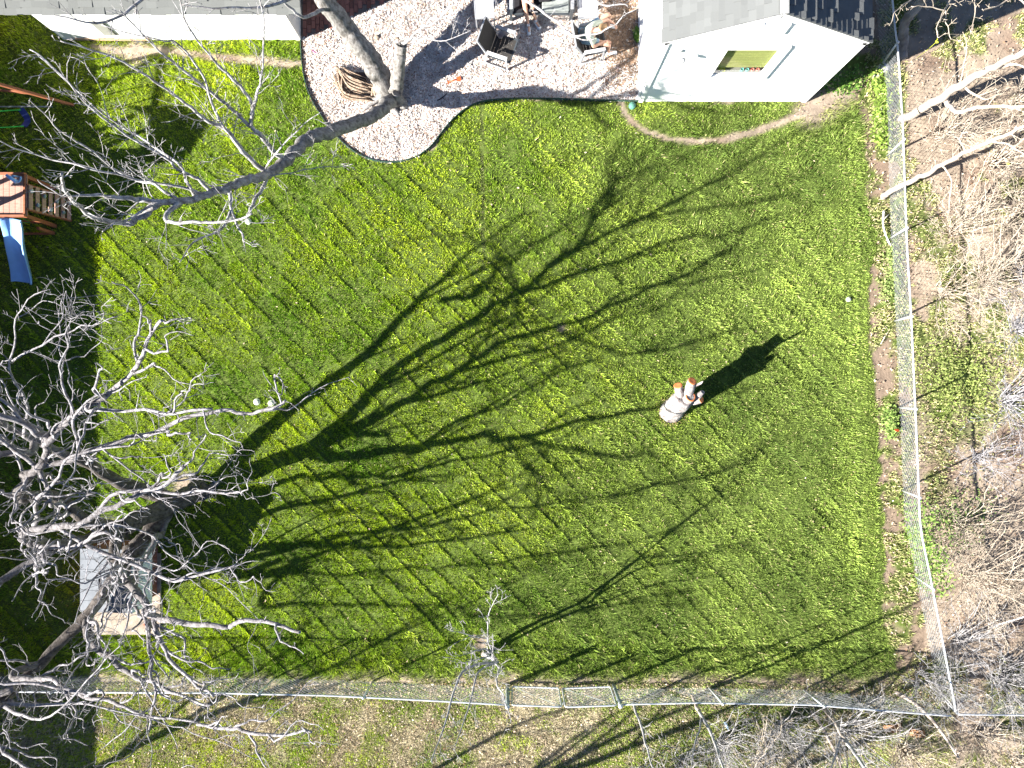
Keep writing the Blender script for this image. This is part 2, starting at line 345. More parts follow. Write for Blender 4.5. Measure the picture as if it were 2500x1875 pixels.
# ---------------------------------------------------------------- ground sheet
def make_ground():
    xs = np.concatenate([[-600, -200, -60, -30], np.arange(-17, 17.01, 0.085), [30, 60, 200, 600]])
    ys = np.concatenate([[-600, -200, -60, -25], np.arange(-13, 13.01, 0.085), [25, 60, 200, 600]])
    X, Y = np.meshgrid(xs, ys); x = X.ravel(); y = Y.ravel()
    px, py, cover, zone = masks(x, y)
    inner = (np.abs(x) < 17.1) & (np.abs(y) < 13.1)
    z = (fbm(x, y, 2.0, 5) - .5) * .05 + (fbm(x, y, 9, 6) - .5) * .02
    z = np.where(inner, z - .02, -.02)
    z = np.where(zone == 4, -.03, z)
    n = fbm(x, y, 1.1, 51); n2 = fbm(x, y, 6.5, 52)[:, None]; n3 = vnoise(x, y, 10.5, 53)[:, None]
    dirt = np.array([.37, .295, .225]) * (0.62 + .66 * n2) 
    tan = np.array([.62, .54, .36]) * (0.5 + .8 * n2)
    brown = np.array([.25, .18, .135]) * (0.5 + .9 * n2)
    thatch = np.array([.075, .105, .02]) * (0.6 + .8 * n3)
    soil = np.where((zone == 3)[:, None], tan, dirt)
    soil = np.where((zone == 1)[:, None], dirt * np.array([.66, .62, .60]), soil)
    soil = np.where((zone == 2)[:, None], dirt * (1 - n[:, None] * .2) * 1.05, soil)
    dk = np.clip((n - .55) * 5, 0, 1)[:, None]
    soil = soil * (1 - dk) + brown * dk
    k = np.clip(cover * 1.6 - .3, 0, 1)[:, None]
    col = soil * .78 * (1 - k) + thatch * k
    nx, ny = len(xs), len(ys)
    idx = np.arange(nx * ny).reshape(ny, nx)
    f = np.stack([idx[:-1, :-1], idx[:-1, 1:], idx[1:, 1:], idx[1:, :-1]], -1).reshape(-1, 4)
    me = bpy.data.meshes.new('ground'); me.vertices.add(len(x)); me.vertices.foreach_set('co', np.stack([x, y, z], 1).astype(np.float32).ravel())
    me.loops.add(f.size); me.loops.foreach_set('vertex_index', f.astype(np.int32).ravel())
    me.polygons.add(len(f)); me.polygons.foreach_set('loop_start', np.arange(0, f.size, 4, dtype=np.int32)); me.update(calc_edges=True)
    a = me.color_attributes.new('col', 'FLOAT_COLOR', 'POINT'); a.data.foreach_set('color', np.hstack([col, np.ones((len(x), 1))]).astype(np.float32).ravel())
    me.materials.append(attr_mat('soil', 0.95, 0.014, 16)); o = bpy.data.objects.new('ground', me); C.objects.link(o)
    o['kind'] = 'structure'; return o
make_ground()

# ---------------------------------------------------------------- grass blades
rs = np.random.RandomState(3)
def blades(name, x, y, hgt, wid, lean, col, label, kind='stuff', cat='grass', leandir=None):
    n = len(x); a = rs.rand(n) * 2 * np.pi; b = rs.rand(n) * 2 * np.pi
    z0 = np.full(n, -.03)
    ax = np.cos(a); ay = np.sin(a)
    lx = np.cos(b) * lean * hgt; ly = np.sin(b) * lean * hgt
    if leandir is not None: lx += leandir[0] * hgt; ly += leandir[1] * hgt
    v = np.empty((n, 3, 3))
    v[:, 0] = np.stack([x - ax * wid / 2, y - ay * wid / 2, z0], 1); v[:, 1] = np.stack([x + ax * wid / 2, y + ay * wid / 2, z0], 1)
    v[:, 2] = np.stack([x + lx, y + ly, hgt], 1)
    c = np.repeat(col, 3, axis=0).reshape(n, 3, 3); c[:, :2] *= .85
    o = np_mesh(name, v.reshape(-1, 3), 3, M['blades'], c.reshape(-1, 3))
    return tag(o, label, cat, None, kind)
def greens(x, y, n, dry):
    t = rs.rand(n)[:, None]; q = np.clip(fbm(x, y, .55, 61) * 1.5 - .3 + (fbm(x, y, 3.2, 66) - .5) * .6, 0, 1)[:, None]
    yel = np.array([.58, .70, .030]); grn = np.array([.20, .36, .025]); blu = np.array([.32, .43, .13]); straw = np.array([.60, .54, .26])
    warm = np.clip(.55 - x / 11.0 + (fbm(x, y, .35, 71) - .5) * .7, 0, 1)[:, None]   # yellower to the west: how the blades catch light, put into the colour
    c = grn * (1 - q) + yel * q; c = c * (1 - (1 - warm) * .7) + (blu * (.40 + .85 * q)) * (1 - warm) * .7
    c = c * (.5 + 1.0 * t)
    s = (rs.rand(n) < dry)[:, None]; return np.where(s, straw * (.6 + .7 * t), c)
def make_lawn():
    N = 1500000
    x = rs.uniform(-15.2, 10.4, N); y = rs.uniform(-8.2, 10.6, N)
    px, py, cover, zone = masks(x, y)
    clump = .38 + .62 * np.clip((fbm(x, y, 10, 81) - .36) * 4, 0, 1)
    keep = (zone == 0) & (rs.rand(N) < cover * clump * np.where(px < 205, .75, 1))
    # keep out of buildings
    keep &= ~((px < 2110) & (px > 1560) & (py < 244)); keep &= ~((px > 155) & (px < 735) & (py < 97))
    keep &= ~((px > 205) & (px < 393) & (py > 1350) & (py < 1545))
    x, y, px, py, cover = x[keep], y[keep], px[keep], py[keep], cover[keep]
    n = len(x)
    c = x * .715 + y * .70 + (fbm(x, y, .35, 91) - .5) * .22
    edge = px > 2060; c = np.where(edge, x + (fbm(x, y, .5, 92) - .5) * .1, c)
    fr = (c / .50) % 1.0
    vis = np.clip(fbm(x, y, .9, 93) * 2.4 - .2, .5, 1) * np.where(py < 330, .4, 1)
    ridge = np.exp(-((fr - .5) / .045) ** 2) * vis; trough = np.exp(-((fr - .63) / .075) ** 2) * vis
    h = .024 + .018 * rs.rand(n) + .05 * np.clip(fbm(x, y, 6, 94) - .45, 0, 1)
    h *= 1 + 2.2 * ridge - .75 * trough
    rough = np.clip((px - 1980) / 120, 0, 1) * np.clip((520 - py) / 300, 0, 1) + np.clip((py - 1520) / 120, 0, .6) + ((py < 235) & (px < 760)) * .4
    h *= 1 + rough * (.6 + 1.5 * fbm(x, y, 5, 95))
    joint = (np.abs(px - 1178 - (py - 450) * .01) < 5) & (py > 260) & (py < 660)
    h = np.where(joint, h * .45, h)
    k2 = rs.rand(n) > trough * 1.15
    col = greens(x, y, n, .05); col = np.where(joint[:, None], np.array([.30, .31, .14]) * (.6 + .6 * rs.rand(n)[:, None]), col)
    dd = np.clip(1 - cover, 0, 1)[:, None] * .7; col = col * (1 - dd) + np.array([.30, .26, .12]) * dd
    row = np.floor(c / .50) % 2 * 2 - 1
    ld = (row * .28, -row * .28)
    x, y, h, col = x[k2], y[k2], h[k2], col[k2]; lx, ly = ld[0][k2], ld[1][k2]
    # uncut ridges between mower passes
    M2 = 330000; sx = rs.uniform(-15.2, 10.0, M2); sy = rs.uniform(-8.0, 8.4, M2); off = (fbm(sx, sy, .35, 91) - .5) * .22
    cc = sx * .715 + sy * .70 + off; tgt = (np.floor(cc / .50) + .5) * .50 + rs.normal(0, .016, M2) + (fbm(sx, sy, 2.5, 97) - .5) * .05; dlt = tgt - cc; sx += dlt * .714; sy += dlt * .70
    qx, qy, qc, qz = masks(sx, sy); vv = np.clip(fbm(sx, sy, 1.6, 93) * 3.4 - 1.4, 0.03, .75) * np.clip((qy - 330) / 120, .15, 1); kp = (qz == 0) & (qc > .9) & (rs.rand(M2) < vv) & (qx < 2050) & ~((qx > 205) & (qx < 393) & (qy > 1350) & (qy < 1545))
    sx, sy = sx[kp], sy[kp]; hh = (.044 + .026 * rs.rand(len(sx))) * np.clip(vv[kp] + .3, 0, 1)
    x = np.concatenate([x, sx]); y = np.concatenate([y, sy]); h = np.concatenate([h, hh]); col = np.concatenate([col, greens(sx, sy, len(sx), .03)]); lx = np.concatenate([lx, sx * 0 - .15]); ly = np.concatenate([ly, sx * 0 - .1])
    return blades('lawn', x, y, h, .011 + .012 * rs.rand(len(x)), .78, col, 'bright green mown lawn with diagonal mower lines', leandir=(lx, ly))
make_lawn()
def make_rough():
    N = 420000
    x = rs.uniform(8.3, 15.6, N); y = rs.uniform(-11.6, 11.6, N)
    px, py, cover, zone = masks(x, y)
    keep = ((zone == 1) | (zone == 2)) & (rs.rand(N) < cover * np.clip((fbm(x, y, 6, 82) - .35) * 4, 0, 1)) & ~((px < 2112) & (py < 244))
    x, y = x[keep], y[keep]; n = len(x)
    col = greens(x, y, n, .30) * np.array([1.15, .95, 1.6]); col = np.where((rs.rand(n) < .45)[:, None], np.array([.46, .46, .20]), col)
    blades('weeds', x, y, .02 + .06 * rs.rand(n), .018 + .02 * rs.rand(n), .9, col, 'low pale green weeds on bare soil along and beyond the right fence', cat='weeds')
    N = 700000
    x = rs.uniform(-14.5, 12.5, N); y = rs.uniform(-11.0, -7.3, N)
    px, py, cover, zone = masks(x, y)
    g = rs.rand(N) < cover * np.clip((fbm(x, y, 6, 83) - .3) * 3, 0, 1)
    keep = (zone == 3) & (g | (rs.rand(N) < .42))
    x, y, g = x[keep], y[keep], g[keep]; n = len(x)
    cg = greens(x, y, n, .15); ct = np.array([.60, .53, .36]) * (.45 + .85 * rs.rand(n)[:, None])
    cov = cover[keep][:, None]
    col = np.where(g[:, None] & (rs.rand(n)[:, None] < .75), cg * 1.1, ct)
    blades('dry_grass', x, y, .02 + .035 * rs.rand(n), .012 + .014 * rs.rand(n), 1.1, col, 'dry tan grass with green patches outside the bottom fence', cat='grass')
make_rough()

# ---------------------------------------------------------------- scattered flat bits: wood chips, leaf litter
def scatter_flakes(name, x, y, z, ln, wd, col, m, label, cat, tilt=.5):
    n = len(x); a = rs.rand(n) * 2 * np.pi; t1 = rs.uniform(-tilt, tilt, n); t2 = rs.uniform(-tilt, tilt, n)
    ux, uy, uz = np.cos(a) * np.cos(t1), np.sin(a) * np.cos(t1), np.sin(t1); vx, vy, vz = -np.sin(a) * np.cos(t2), np.cos(a) * np.cos(t2), np.sin(t2)
    u = np.stack([ux, uy, uz], 1) * (ln / 2)[:, None]; v = np.stack([vx, vy, vz], 1) * (wd / 2)[:, None]
    p = np.stack([x, y, z], 1); th = np.array([0, 0, .004])
    q = np.empty((n, 4, 3)); q[:, 0] = p - u * .8 - v; q[:, 1] = p + u - v * .6; q[:, 2] = p + u * .7 + v; q[:, 3] = p - u + v * .5
    c = np.repeat(col * .84, 4, axis=0)
    o = np_mesh(name, q.reshape(-1, 3), 4, m, c); return tag(o, label, cat, None, 'stuff')
bp = MB(); bp.poly([tuple(G(a, b))[:2] + (-.005,) for a, b in BED][::-1])
bo = bp.build('mulch_bed', mat('mulch_bed', (0.74, 0.66, 0.60), 0.95, col2=(0.52, 0.44, 0.39), scale=22, bump=0.03, bscale=30)); bo['kind'] = 'structure'
def make_chips():
    N = 130000; x = rs.uniform(-5.6, 3.3, N); y = rs.uniform(5.5, 10.6, N); px, py = to_px(x, y)
    keep = inpoly(px, py, BED); x, y, px, py = x[keep], y[keep], px[keep], py[keep]; n = len(x)
    t = rs.rand(n)[:, None]; pale = np.array([.88, .82, .77]); tan = np.array([.60, .43, .32]); dk = np.array([.22, .13, .10]); pink = np.array([.62, .44, .42])
    col = pale * (.72 + .28 * t); q = rs.rand(n); col = np.where((q < .16)[:, None], tan, col); col = np.where((q > .945)[:, None], dk, col); col = np.where(((q > .85) & (q < .92))[:, None], pink, col)
    # damp, trodden brown earth by the playhouse wall
    e = np.clip(1.5 - np.hypot((px - 1520) / 55, (py - 70) / 110) - (fbm(x, y, 3, 12) - .5) * 1.2, 0, 1)
    edge = np.clip(1.2 - distline(px, py, EDGE) / 14, 0, 1) * (px < 900)
    br = np.array([.36, .24, .16]) * (.6 + .6 * t); ee = (rs.rand(n) < np.maximum(e * .95, edge * .7))[:, None]; col = np.where(ee, br, col)
    col = col * (.72 + .5 * np.clip((fbm(x, y, 4.5, 15) - .3) * 2, 0, 1))[:, None]
    z = .004 + rs.rand(n) * .035 + (fbm(x, y, 3.5, 14) - .4) * .05
    scatter_flakes('wood_chips', x, y, z, .02 + .07 * rs.rand(n) ** 2, .010 + .022 * rs.rand(n), col, M['chips'], 'pale pinkish wood chip mulch covering the patio bed', 'wood chips')
make_chips()
def make_litter():
    N = 150000; x = rs.uniform(-14, 15.6, N); y = rs.uniform(-11.4, 11, N); px, py, cover, zone = masks(x, y)
    d = np.where(zone == 3, .40, np.where(zone == 2, .35, np.where(zone == 1, .3, 0))) * (1 - cover * .5)
    d = np.where((py > 1648) & (py < 1700), 1.0, d); d = np.where((zone == 0) & (cover < .5), .12, d); d = np.where((zone == 0) & (cover >= .5), .006, d); d = np.where(zone == 4, 0, d)
    keep = (rs.rand(N) < d) & ~((px < 2112) & (px > 1555) & (py < 244)); x, y = x[keep], y[keep]; n = len(x); t = rs.rand(n)[:, None]
    col = np.array([.50, .38, .27]) * (.45 + .8 * t); q = rs.rand(n); col = np.where((q < .10)[:, None], np.array([.62, .54, .46]), col); col = np.where((q > .9)[:, None], np.array([.22, .12, .07]), col)
    scatter_flakes('leaf_litter', x, y, .005 + .03 * rs.rand(n), .02 + .045 * rs.rand(n), .015 + .025 * rs.rand(n), col, M['chips'], 'dry brown leaf litter and bits along the fences', 'leaf litter', .7)
make_litter()

# bricks
b = MB(); b.poly([tuple(G(a, c))[:2] + (-.004,) for a, c in BRICKS][::-1]); mo = b.build('brick_paving', M['mortar']); mo['kind'] = 'structure'
bb = MB(); by = np.arange(8.6, 12.0, .205); 
for i, xx in enumerate(np.arange(-5.3, -2.6, .108)):
    for yy in by:
        yy = yy + (.10 if i % 2 else 0); p = to_px(np.array([xx + .05]), np.array([yy + .1]))
        if inpoly(p[0], p[1] + 8, BRICKS)[0]:
            t = rnd.uniform(.6, 1.2); bb.color((.28 * t, .125 * t, .095 * t)); bb.box((xx + .05, yy + .1, .008 + rnd.uniform(-.003, .003)), (.096, .193, .03))
o = bb.build('paving_bricks', M['brick']); o['kind'] = 'structure'
# plastic bed edging
e = MB(); ep = [G(a, c, 0) for a, c in EDGE]
for i in range(len(ep) - 1):
    a, c = ep[i], ep[i + 1]; e.bar((a.x, a.y, .03), (c.x, c.y, .03), .014, .10)
tag(e.build('bed_edging', M['green_edge']), 'thin dark green edging curving around the wood chip bed', 'garden edging')

# ---------------------------------------------------------------- playhouse / white outbuilding on the right
def shingles(mb, e0, e1, up, L, base, exposure=.145, tabw=.30, thick=.022, jit=.5):
    """tabs laid on a slope: e0->e1 eave line, up = unit up-slope vector"""
    e0 = Vector(e0); e1 = Vector(e1); d = (e1 - e0); W = d.length; d.normalize(); up = Vector(up).normalized(); nrm = d.cross(up).normalized()
    if nrm.z < 0: nrm = -nrm
    rows = int(L / exposure) + 1
    for r_ in range(rows):
        s0 = r_ * exposure; ov = rnd.uniform(0, tabw); x0 = -ov
        while x0 < W:
            tw = tabw * rnd.uniform(.55, 1.15); a = max(x0, 0); c = min(x0 + tw, W); x0 += tw
            if c - a < .02: continue
            t = rnd.uniform(.90, 1.09); tk = thick * rnd.choice((1.0, 1.0, 1.7)); drop = rnd.choice((0, 0, .02))
            mb.color(tuple(q * t for q in base))
            s1 = min(s0 + exposure * 1.6, L)
            lo = s0 - drop
            p = [e0 + d * a + up * lo, e0 + d * c + up * lo, e0 + d * c + up * s1, e0 + d * a + up * s1]
            q0 = [p[0] + nrm * .004, p[1] + nrm * .004, p[2], p[3]]; q1 = [p[0] + nrm * tk, p[1] + nrm * tk, p[2] + nrm * .004, p[3] + nrm * .004]
            mb._add(q0 + q1, [(3, 2, 1, 0), (4, 5, 6, 7), (0, 1, 5, 4), (1, 2, 6, 5), (2, 3, 7, 6), (3, 0, 4, 7)])
def outbuilding():
    X0, X1, Y0, Y1 = 3.22, 7.43, 7.19, 10.6; EH, RH, XR = 3.20, 4.34, 5.24
    t = empty('white_outbuilding', ((X0 + X1) / 2, Y0, 0), 0, 'white gabled outbuilding with lap siding, square window and grey shingle roof', 'outbuilding')
    def top(x): return EH + (RH - EH) * ((x - X0) / (XR - X0) if x < XR else (X1 - x) / (X1 - XR))
    wx0, wx1, wz0, wz1 = 4.60, 5.80, 1.50, 2.88; pitch = .15
    wl = MB()
    # core walls
    core = MB()
    z = 0.0
    while z < RH - .05:
        z1 = z + pitch
        if z1 <= EH: xa, xb = X0, X1
        else:
            f = (z1 - EH) / (RH - EH); xa = X0 + (XR - X0) * f; xb = X1 - (X1 - XR) * f
        if xb - xa > .1:
            segs = [(xa, xb)]
            if z1 > wz0 - .02 and z < wz1 + .02: segs = [(xa, wx0), (wx1, xb)]
            for a, c in segs:
                if c - a < .02: continue
                zz1 = min(z1 + .01, RH - .02)
                wl._add([(a, Y0 - .026, z), (c, Y0 - .026, z), (c, Y0 - .006, zz1), (a, Y0 - .006, zz1), (a, Y0 + .06, z), (c, Y0 + .06, z), (c, Y0 + .06, zz1), (a, Y0 + .06, zz1)],
                        [(0, 1, 2, 3), (4, 7, 6, 5), (0, 4, 5, 1), (3, 2, 6, 7), (0, 3, 7, 4), (1, 5, 6, 2)])
        if z1 <= EH + .01:
            for xs_, sg in ((X0, -1), (X1, 1)):
                wl._add([(xs_ + sg * .026, Y0 + .07, z), (xs_ + sg * .026, Y1, z), (xs_ + sg * .006, Y1, z1 + .01), (xs_ + sg * .006, Y0 + .07, z1 + .01), (xs_ - sg * .05, Y0 + .07, z), (xs_ - sg * .05, Y1, z), (xs_ - sg * .05, Y1, z1 + .01), (xs_ - sg * .05, Y0 + .07, z1 + .01)],
                        [(0, 1, 2, 3), (4, 7, 6, 5), (0, 4, 5, 1), (3, 2, 6, 7), (0, 3, 7, 4), (1, 5, 6, 2)])
        z = z1
    wl.box(((X0 + X1) / 2, Y1, EH / 2), (X1 - X0, .1, EH))
    # gable fill behind the stepped boards
    wl._add([(X0 + .03, Y0 + .02, EH - .1), (X1 - .03, Y0 + .02, EH - .1), (XR, Y0 + .02, RH - .06), (X0 + .03, Y0 + .07, EH - .1), (X1 - .03, Y0 + .07, EH - .1), (XR, Y0 + .07, RH - .06)], [(0, 1, 2), (3, 5, 4), (0, 3, 4, 1), (1, 4, 5, 2), (2, 5, 3, 0)])
    wl.build('wall', M['white_siding'], t)
    tr = MB()
    for x in (X0 - .012, X1 - .10 + .012):
        tr.box((x + .05, Y0 - .035, EH / 2 - .02), (.10, .045, EH - .06))
    for x in (X0 - .035, X1 + .035): tr.box((x, Y0 + .055, EH / 2 - .02), (.045, .11, EH - .06))
    # rake boards
    for a, c in (((X0 - .03, EH), (XR, RH)), ((XR, RH), (X1 + .03, EH))):
        tr.bar((a[0], Y0 - .04, a[1] - .09), (c[0], Y0 - .04, c[1] - .09), .035, .14, up=(0, 0, 1))
    tr.build('trim', M['white_paint'], t)
    # gable vent
    gv = MB(); gv.box((5.24, Y0 - .035, 3.72), (.50, .03, .36))
    for x in (4.97, 5.51): gv.box((x, Y0 - .045, 3.72), (.05, .06, .44))
    for k in range(5): gv.box((5.24, Y0 - .055, 3.58 + k * .07), (.48, .02, .05), Matrix.Rotation(R(-35), 3, 'X'))
    gv.build('gable_vent', M['white_paint'], t)
    f = MB()
    for x in (wx0 - .055, wx1 + .055): f.box((x, Y0 - .045, (wz0 + wz1) / 2), (.11, .07, wz1 - wz0 + .22))
    f.box(((wx0 + wx1) / 2, Y0 - .045, wz1 + .055), (wx1 - wx0, .07, .11)); f.box(((wx0 + wx1) / 2, Y0 - .055, wz0 - .045), (wx1 - wx0, .09, .09))
    for x in (wx0 + .02, wx1 - .02): f.box((x, Y0 + .01, (wz0 + wz1) / 2), (.04, .05, wz1 - wz0))
    f.box(((wx0 + wx1) / 2, Y0 + .01, wz0 + .02), (wx1 - wx0 - .08, .05, .04)); f.box(((wx0 + wx1) / 2, Y0 + .01, wz1 - .02), (wx1 - wx0 - .08, .05, .04))
    w_ = f.build('window', M['white_paint'], t)
    g = MB(); g.box(((wx0 + wx1) / 2, Y0 + .004, (wz0 + wz1) / 2), (wx1 - wx0 - .08, .006, wz1 - wz0 - .08)); g.build('pane', M['glass'], w_)
    bl = MB()  # olive banded panel painted to stand in for the lawn mirrored in the pane
    bl.box(((wx0 + wx1) / 2, Y0 + .045, (wz0 + .30 + wz1) / 2), (wx1 - wx0 - .06, .012, wz1 - wz0 - .30))
    for k in range(9): bl.box(((wx0 + wx1) / 2, Y0 + .038, wz0 + .34 + k * .12), (wx1 - wx0 - .06, .006, .012))
    bl.build('lawn_reflection', M['lawn_reflection'], w_)
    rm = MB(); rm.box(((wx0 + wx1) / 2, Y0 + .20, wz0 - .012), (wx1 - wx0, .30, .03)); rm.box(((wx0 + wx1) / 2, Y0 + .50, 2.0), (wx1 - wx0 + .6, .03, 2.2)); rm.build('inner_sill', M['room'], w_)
    rf = MB(); base = (.115, .12, .12); oh = .07; L1 = math.hypot(XR - X0 + .08, RH - EH); L2 = math.hypot(X1 - XR + .08, RH - EH)
    u1 = Vector((XR - X0, 0, RH - EH)).normalized(); u2 = Vector((XR - X1, 0, RH - EH)).normalized()
    rf.color((.25, .25, .25))
    rf._add([(X0 - .06, Y0 - oh, EH - .03), (XR, Y0 - oh, RH), (XR, Y1 + .1, RH), (X0 - .06, Y1 + .1, EH - .03)], [(0, 1, 2, 3)])
    rf._add([(X1 + .06, Y0 - oh, EH - .03), (XR, Y0 - oh, RH), (XR, Y1 + .1, RH), (X1 + .06, Y1 + .1, EH - .03)], [(3, 2, 1, 0)])
    shingles(rf, (X0 - .07, Y0 - oh, EH - .03), (X0 - .07, Y1 + .1, EH - .03), u1, L1, base)
    shingles(rf, (X1 + .07, Y0 - oh, EH - .03), (X1 + .07, Y1 + .1, EH - .03), u2, L2, base, thick=.036, tabw=.24, exposure=.155)
    rf.color((.30, .30, .30)); rf.bar((XR, Y0 - oh, RH + .015), (XR, Y1 + .1, RH + .015), .16, .02)
    rf.build('roof', M['shingle'], t)
    shift(t, t.location)
    # bracket light
    k = empty('wall_bracket', (3.62, Y0 - .03, 2.75), 0, 'small dark bracket on the white wall near its upper left corner', 'bracket')
    m = MB(); m.box((0, -.015, 0), (.05, .03, .12)); m.tube([(0, -.02, .04), (.02, -.14, .05), (.06, -.2, .02)], .008); m.build('arm', M['alu_grey'], k)
    m = MB(); m.lathe([(.0, .06), (.05, .04), (.045, -.03), (.02, -.05)], (.06, -.2, -.03), 12); m.build('lantern', M['alu_grey'], k)
    # pots on the inner sill
    z = wz0 + .004
    for (x, mt, nm, lb, r_) in ((5.32, 'pot_teal', 'flower_pot', 'pale teal pot on the window sill, left of the coral pots', .038), (5.44, 'pot_teal', 'flower_pot', 'darker teal pot in the middle of the window sill group', .038), (5.56, 'pot_red', 'flower_pot', 'coral pot on the window sill beside the teal pot', .038), (5.68, 'pot_red', 'flower_pot', 'coral pot nearest the right window frame', .038)):
        m = MB(); m.lathe([(0, 0), (r_ * .75, 0), (r_, .10), (r_ * .85, .10), (r_ * .7, .07), (0, .07)], (x, Y0 + .08, z), 14); tag(m.build(nm, M[mt]), lb, 'pot', 'pots on the window sill')
    m = MB(); m.lathe([(0, 0), (.035, 0), (.045, .05), (0, .05)], (4.86, Y0 + .08, z), 12)
    k = tag(m.build('potted_plant', M['pot_teal']), 'tiny yellow green plant in the left window corner', 'plant')
    m = MB()
    for q in range(26):
        a = rnd.uniform(0, 6.28); r_ = rnd.uniform(.02, .075); h = rnd.uniform(.06, .13); c = Vector((4.86 + r_ * math.cos(a), Y0 + .08 + r_ * math.sin(a) * .6, z + h)); d = Vector((math.cos(a), math.sin(a), .3)) * .03; s_ = Vector((-math.sin(a), math.cos(a), 0)) * .015
        m.quad(c - d, c + s_, c + d, c - s_)
    m.build('leaves', M['yellow'], k)
outbuilding()

def shed():
    X0, X1, Y0, Y1, EH = -11.37, -5.36, 8.73, 13.0, 1.98
    t = empty('long_white_shed', ((X0 + X1) / 2, Y0, 0), 0, 'long white boarded shed with grey shingle roof edge across the upper left', 'shed')
    m = MB(); x = X0
    while x < X1 - .01:
        c = min(x + .30, X1); m.box(((x + c) / 2, Y0 + .03, EH / 2 + .01), (c - x - .008, .06, EH + .1)); x += .30
    m.box(((X0 + X1) / 2, Y0 + .04, EH / 2), (X1 - X0 - .02, .03, EH + .08))
    m.box((X0 + .03, (Y0 + Y1) / 2 + .04, EH / 2 + .3), (.06, Y1 - Y0 - .06, EH + .6))
    m.build('wall', M['white_paint'], t)
    m = MB(); m.box((X1 - .03, (Y0 + Y1) / 2 + .035, EH / 2 + .3), (.06, Y1 - Y0 - .06, EH + .6)); m.box((X1 + .004, Y0 + .02, EH / 2 + .01), (.03, .10, EH + .1)); m.build('end_wall', M['cream_trim'], t)
    m = MB(); m.box((-10.015, Y0 - .012, .60), (.33, .02, .66)); m.box((-10.015, Y0 - .026, .60), (.27, .02, .60)); m.build('vent_panel', M['grey_panel'], t)
    m = MB(); m.box(((-11.0 - 9.2) / 2, Y0 - .014, .05), (1.85, .026, .11)); m.build('skirting_board', M['bare_wood'], t)
    rf = MB(); sl = R(20); up = Vector((0, math.cos(sl), math.sin(sl))); a0 = -13.4; a1 = -4.76; ye = Y0 - .37
    rf.color((.25, .25, .25)); rf._add([(a0, ye, EH), (a1, ye, EH), (a1, ye + 4.2, EH + 4.2 * math.tan(sl)), (a0, ye + 4.2, EH + 4.2 * math.tan(sl)), (a0, ye, EH - .05), (a1, ye, EH - .05), (a1, ye + 4.2, EH - .05 + 4.2 * math.tan(sl)), (a0, ye + 4.2, EH - .05 + 4.2 * math.tan(sl))], [(0, 1, 2, 3), (7, 6, 5, 4), (0, 4, 5, 1), (1, 5, 6, 2), (3, 7, 4, 0)])
    shingles(rf, (a0, ye - .02, EH + .004), (a1, ye - .02, EH + .004), up, 2.2, (.12, .125, .12), exposure=.14, tabw=.3)
    rf.build('roof', M['shingle'], t)
    shift(t, t.location)
shed()

def coop():
    t = empty('garden_coop', (-9.6, -4.6, 0), 0, 'low shed with flat grey panel roof and pale blue side panel under the large tree', 'coop')
    ze, zr = 1.17, 1.30; xl, xr, ya, yb = -10.24, -8.93, -5.40, -3.90
    m = MB()
    for (a, c) in ((xl, -9.78), (-9.70, xr)):
        za = ze + (zr - ze) * (a - xl) / (xr - xl); zc = ze + (zr - ze) * (c - xl) / (xr - xl)
        m._add([(a, ya, za), (c, ya, zc), (c, yb, zc), (a, yb, za), (a, ya, za - .03), (c, ya, zc - .03), (c, yb, zc - .03), (a, yb, za - .03)], [(0, 1, 2, 3), (7, 6, 5, 4), (0, 4, 5, 1), (1, 5, 6, 2), (2, 6, 7, 3), (3, 7, 4, 0)])
    y = ya + .02
    while y < yb:          # seams standing slightly proud
        m.bar((xl, y, ze + .004), (-9.78, y, ze + .004 + .046), .008, .006); m.bar((-9.70, y, 1.228), (xr, y, zr + .004), .008, .006); y += .245
    m.box((-9.74, ya + .12, 1.205), (.078, .24, .03)); m.box((-9.74, yb - .35, 1.205), (.078, .70, .03))
    m.build('roof', M['roof_grey'], t)
    m = MB(); m.box((-9.74, -4.8, 1.15), (.05, 1.0, .05)); m.build('ridge_gap_beam', M['dark_hole'], t)
    m = MB(); m._add([(xr, ya - .0, zr + .012), (xr, yb, zr + .012), (xr + .07, yb, .52), (xr + .07, ya, .52), (xr - .03, ya, zr + .012), (xr - .03, yb, zr + .012), (xr + .04, yb, .52), (xr + .04, ya, .52)], [(3, 2, 1, 0), (4, 5, 6, 7), (0, 1, 5, 4), (2, 3, 7, 6), (0, 4, 7, 3), (1, 2, 6, 5)])
    m.bar((xr + .068, ya + .0, .66), (xr + .068, yb, .66), .008, .01)
    m.build('side_panel', M['pale_panel'], t)
    m = MB(); x = xl + .1
    while x < xr - .05:
        m.box((x, ya + .10, .57), (.088, .03, 1.12)); x += .094
    for y in np.arange(ya + .14, yb - .02, .094): m.box((xr - .06, y, .58), (.03, .088, 1.15)); m.box((xl + .06, y, .56), (.03, .088, 1.12))
    m.box(((xl + xr) / 2, yb - .06, .56), (xr - xl - .2, .03, 1.12)); m.build('wall', M['barn_red'], t)
    shift(t, t.location)
    m = MB(); g0 = G(232, 1548); g1 = G(394, 1350); m.box(((g0.x + g1.x) / 2, (g0.y + g1.y) / 2, .02), (g1.x - g0.x, g1.y - g0.y, .06))
    tag(m.build('concrete_pad', M['concrete'], bevel=.01), 'pale dusty concrete pad under the low shed', 'concrete pad')
    p = G(366, 1517); m = MB(); m.box((0, 0, 0), (.105, .21, .11)); o = m.build('loose_brick', M['terracotta'], bevel=.006, loc=(p.x, p.y, .106)); o.rotation_euler = (0, 0, R(-40)); tag(o, 'red brick lying on the concrete pad', 'brick')
coop()

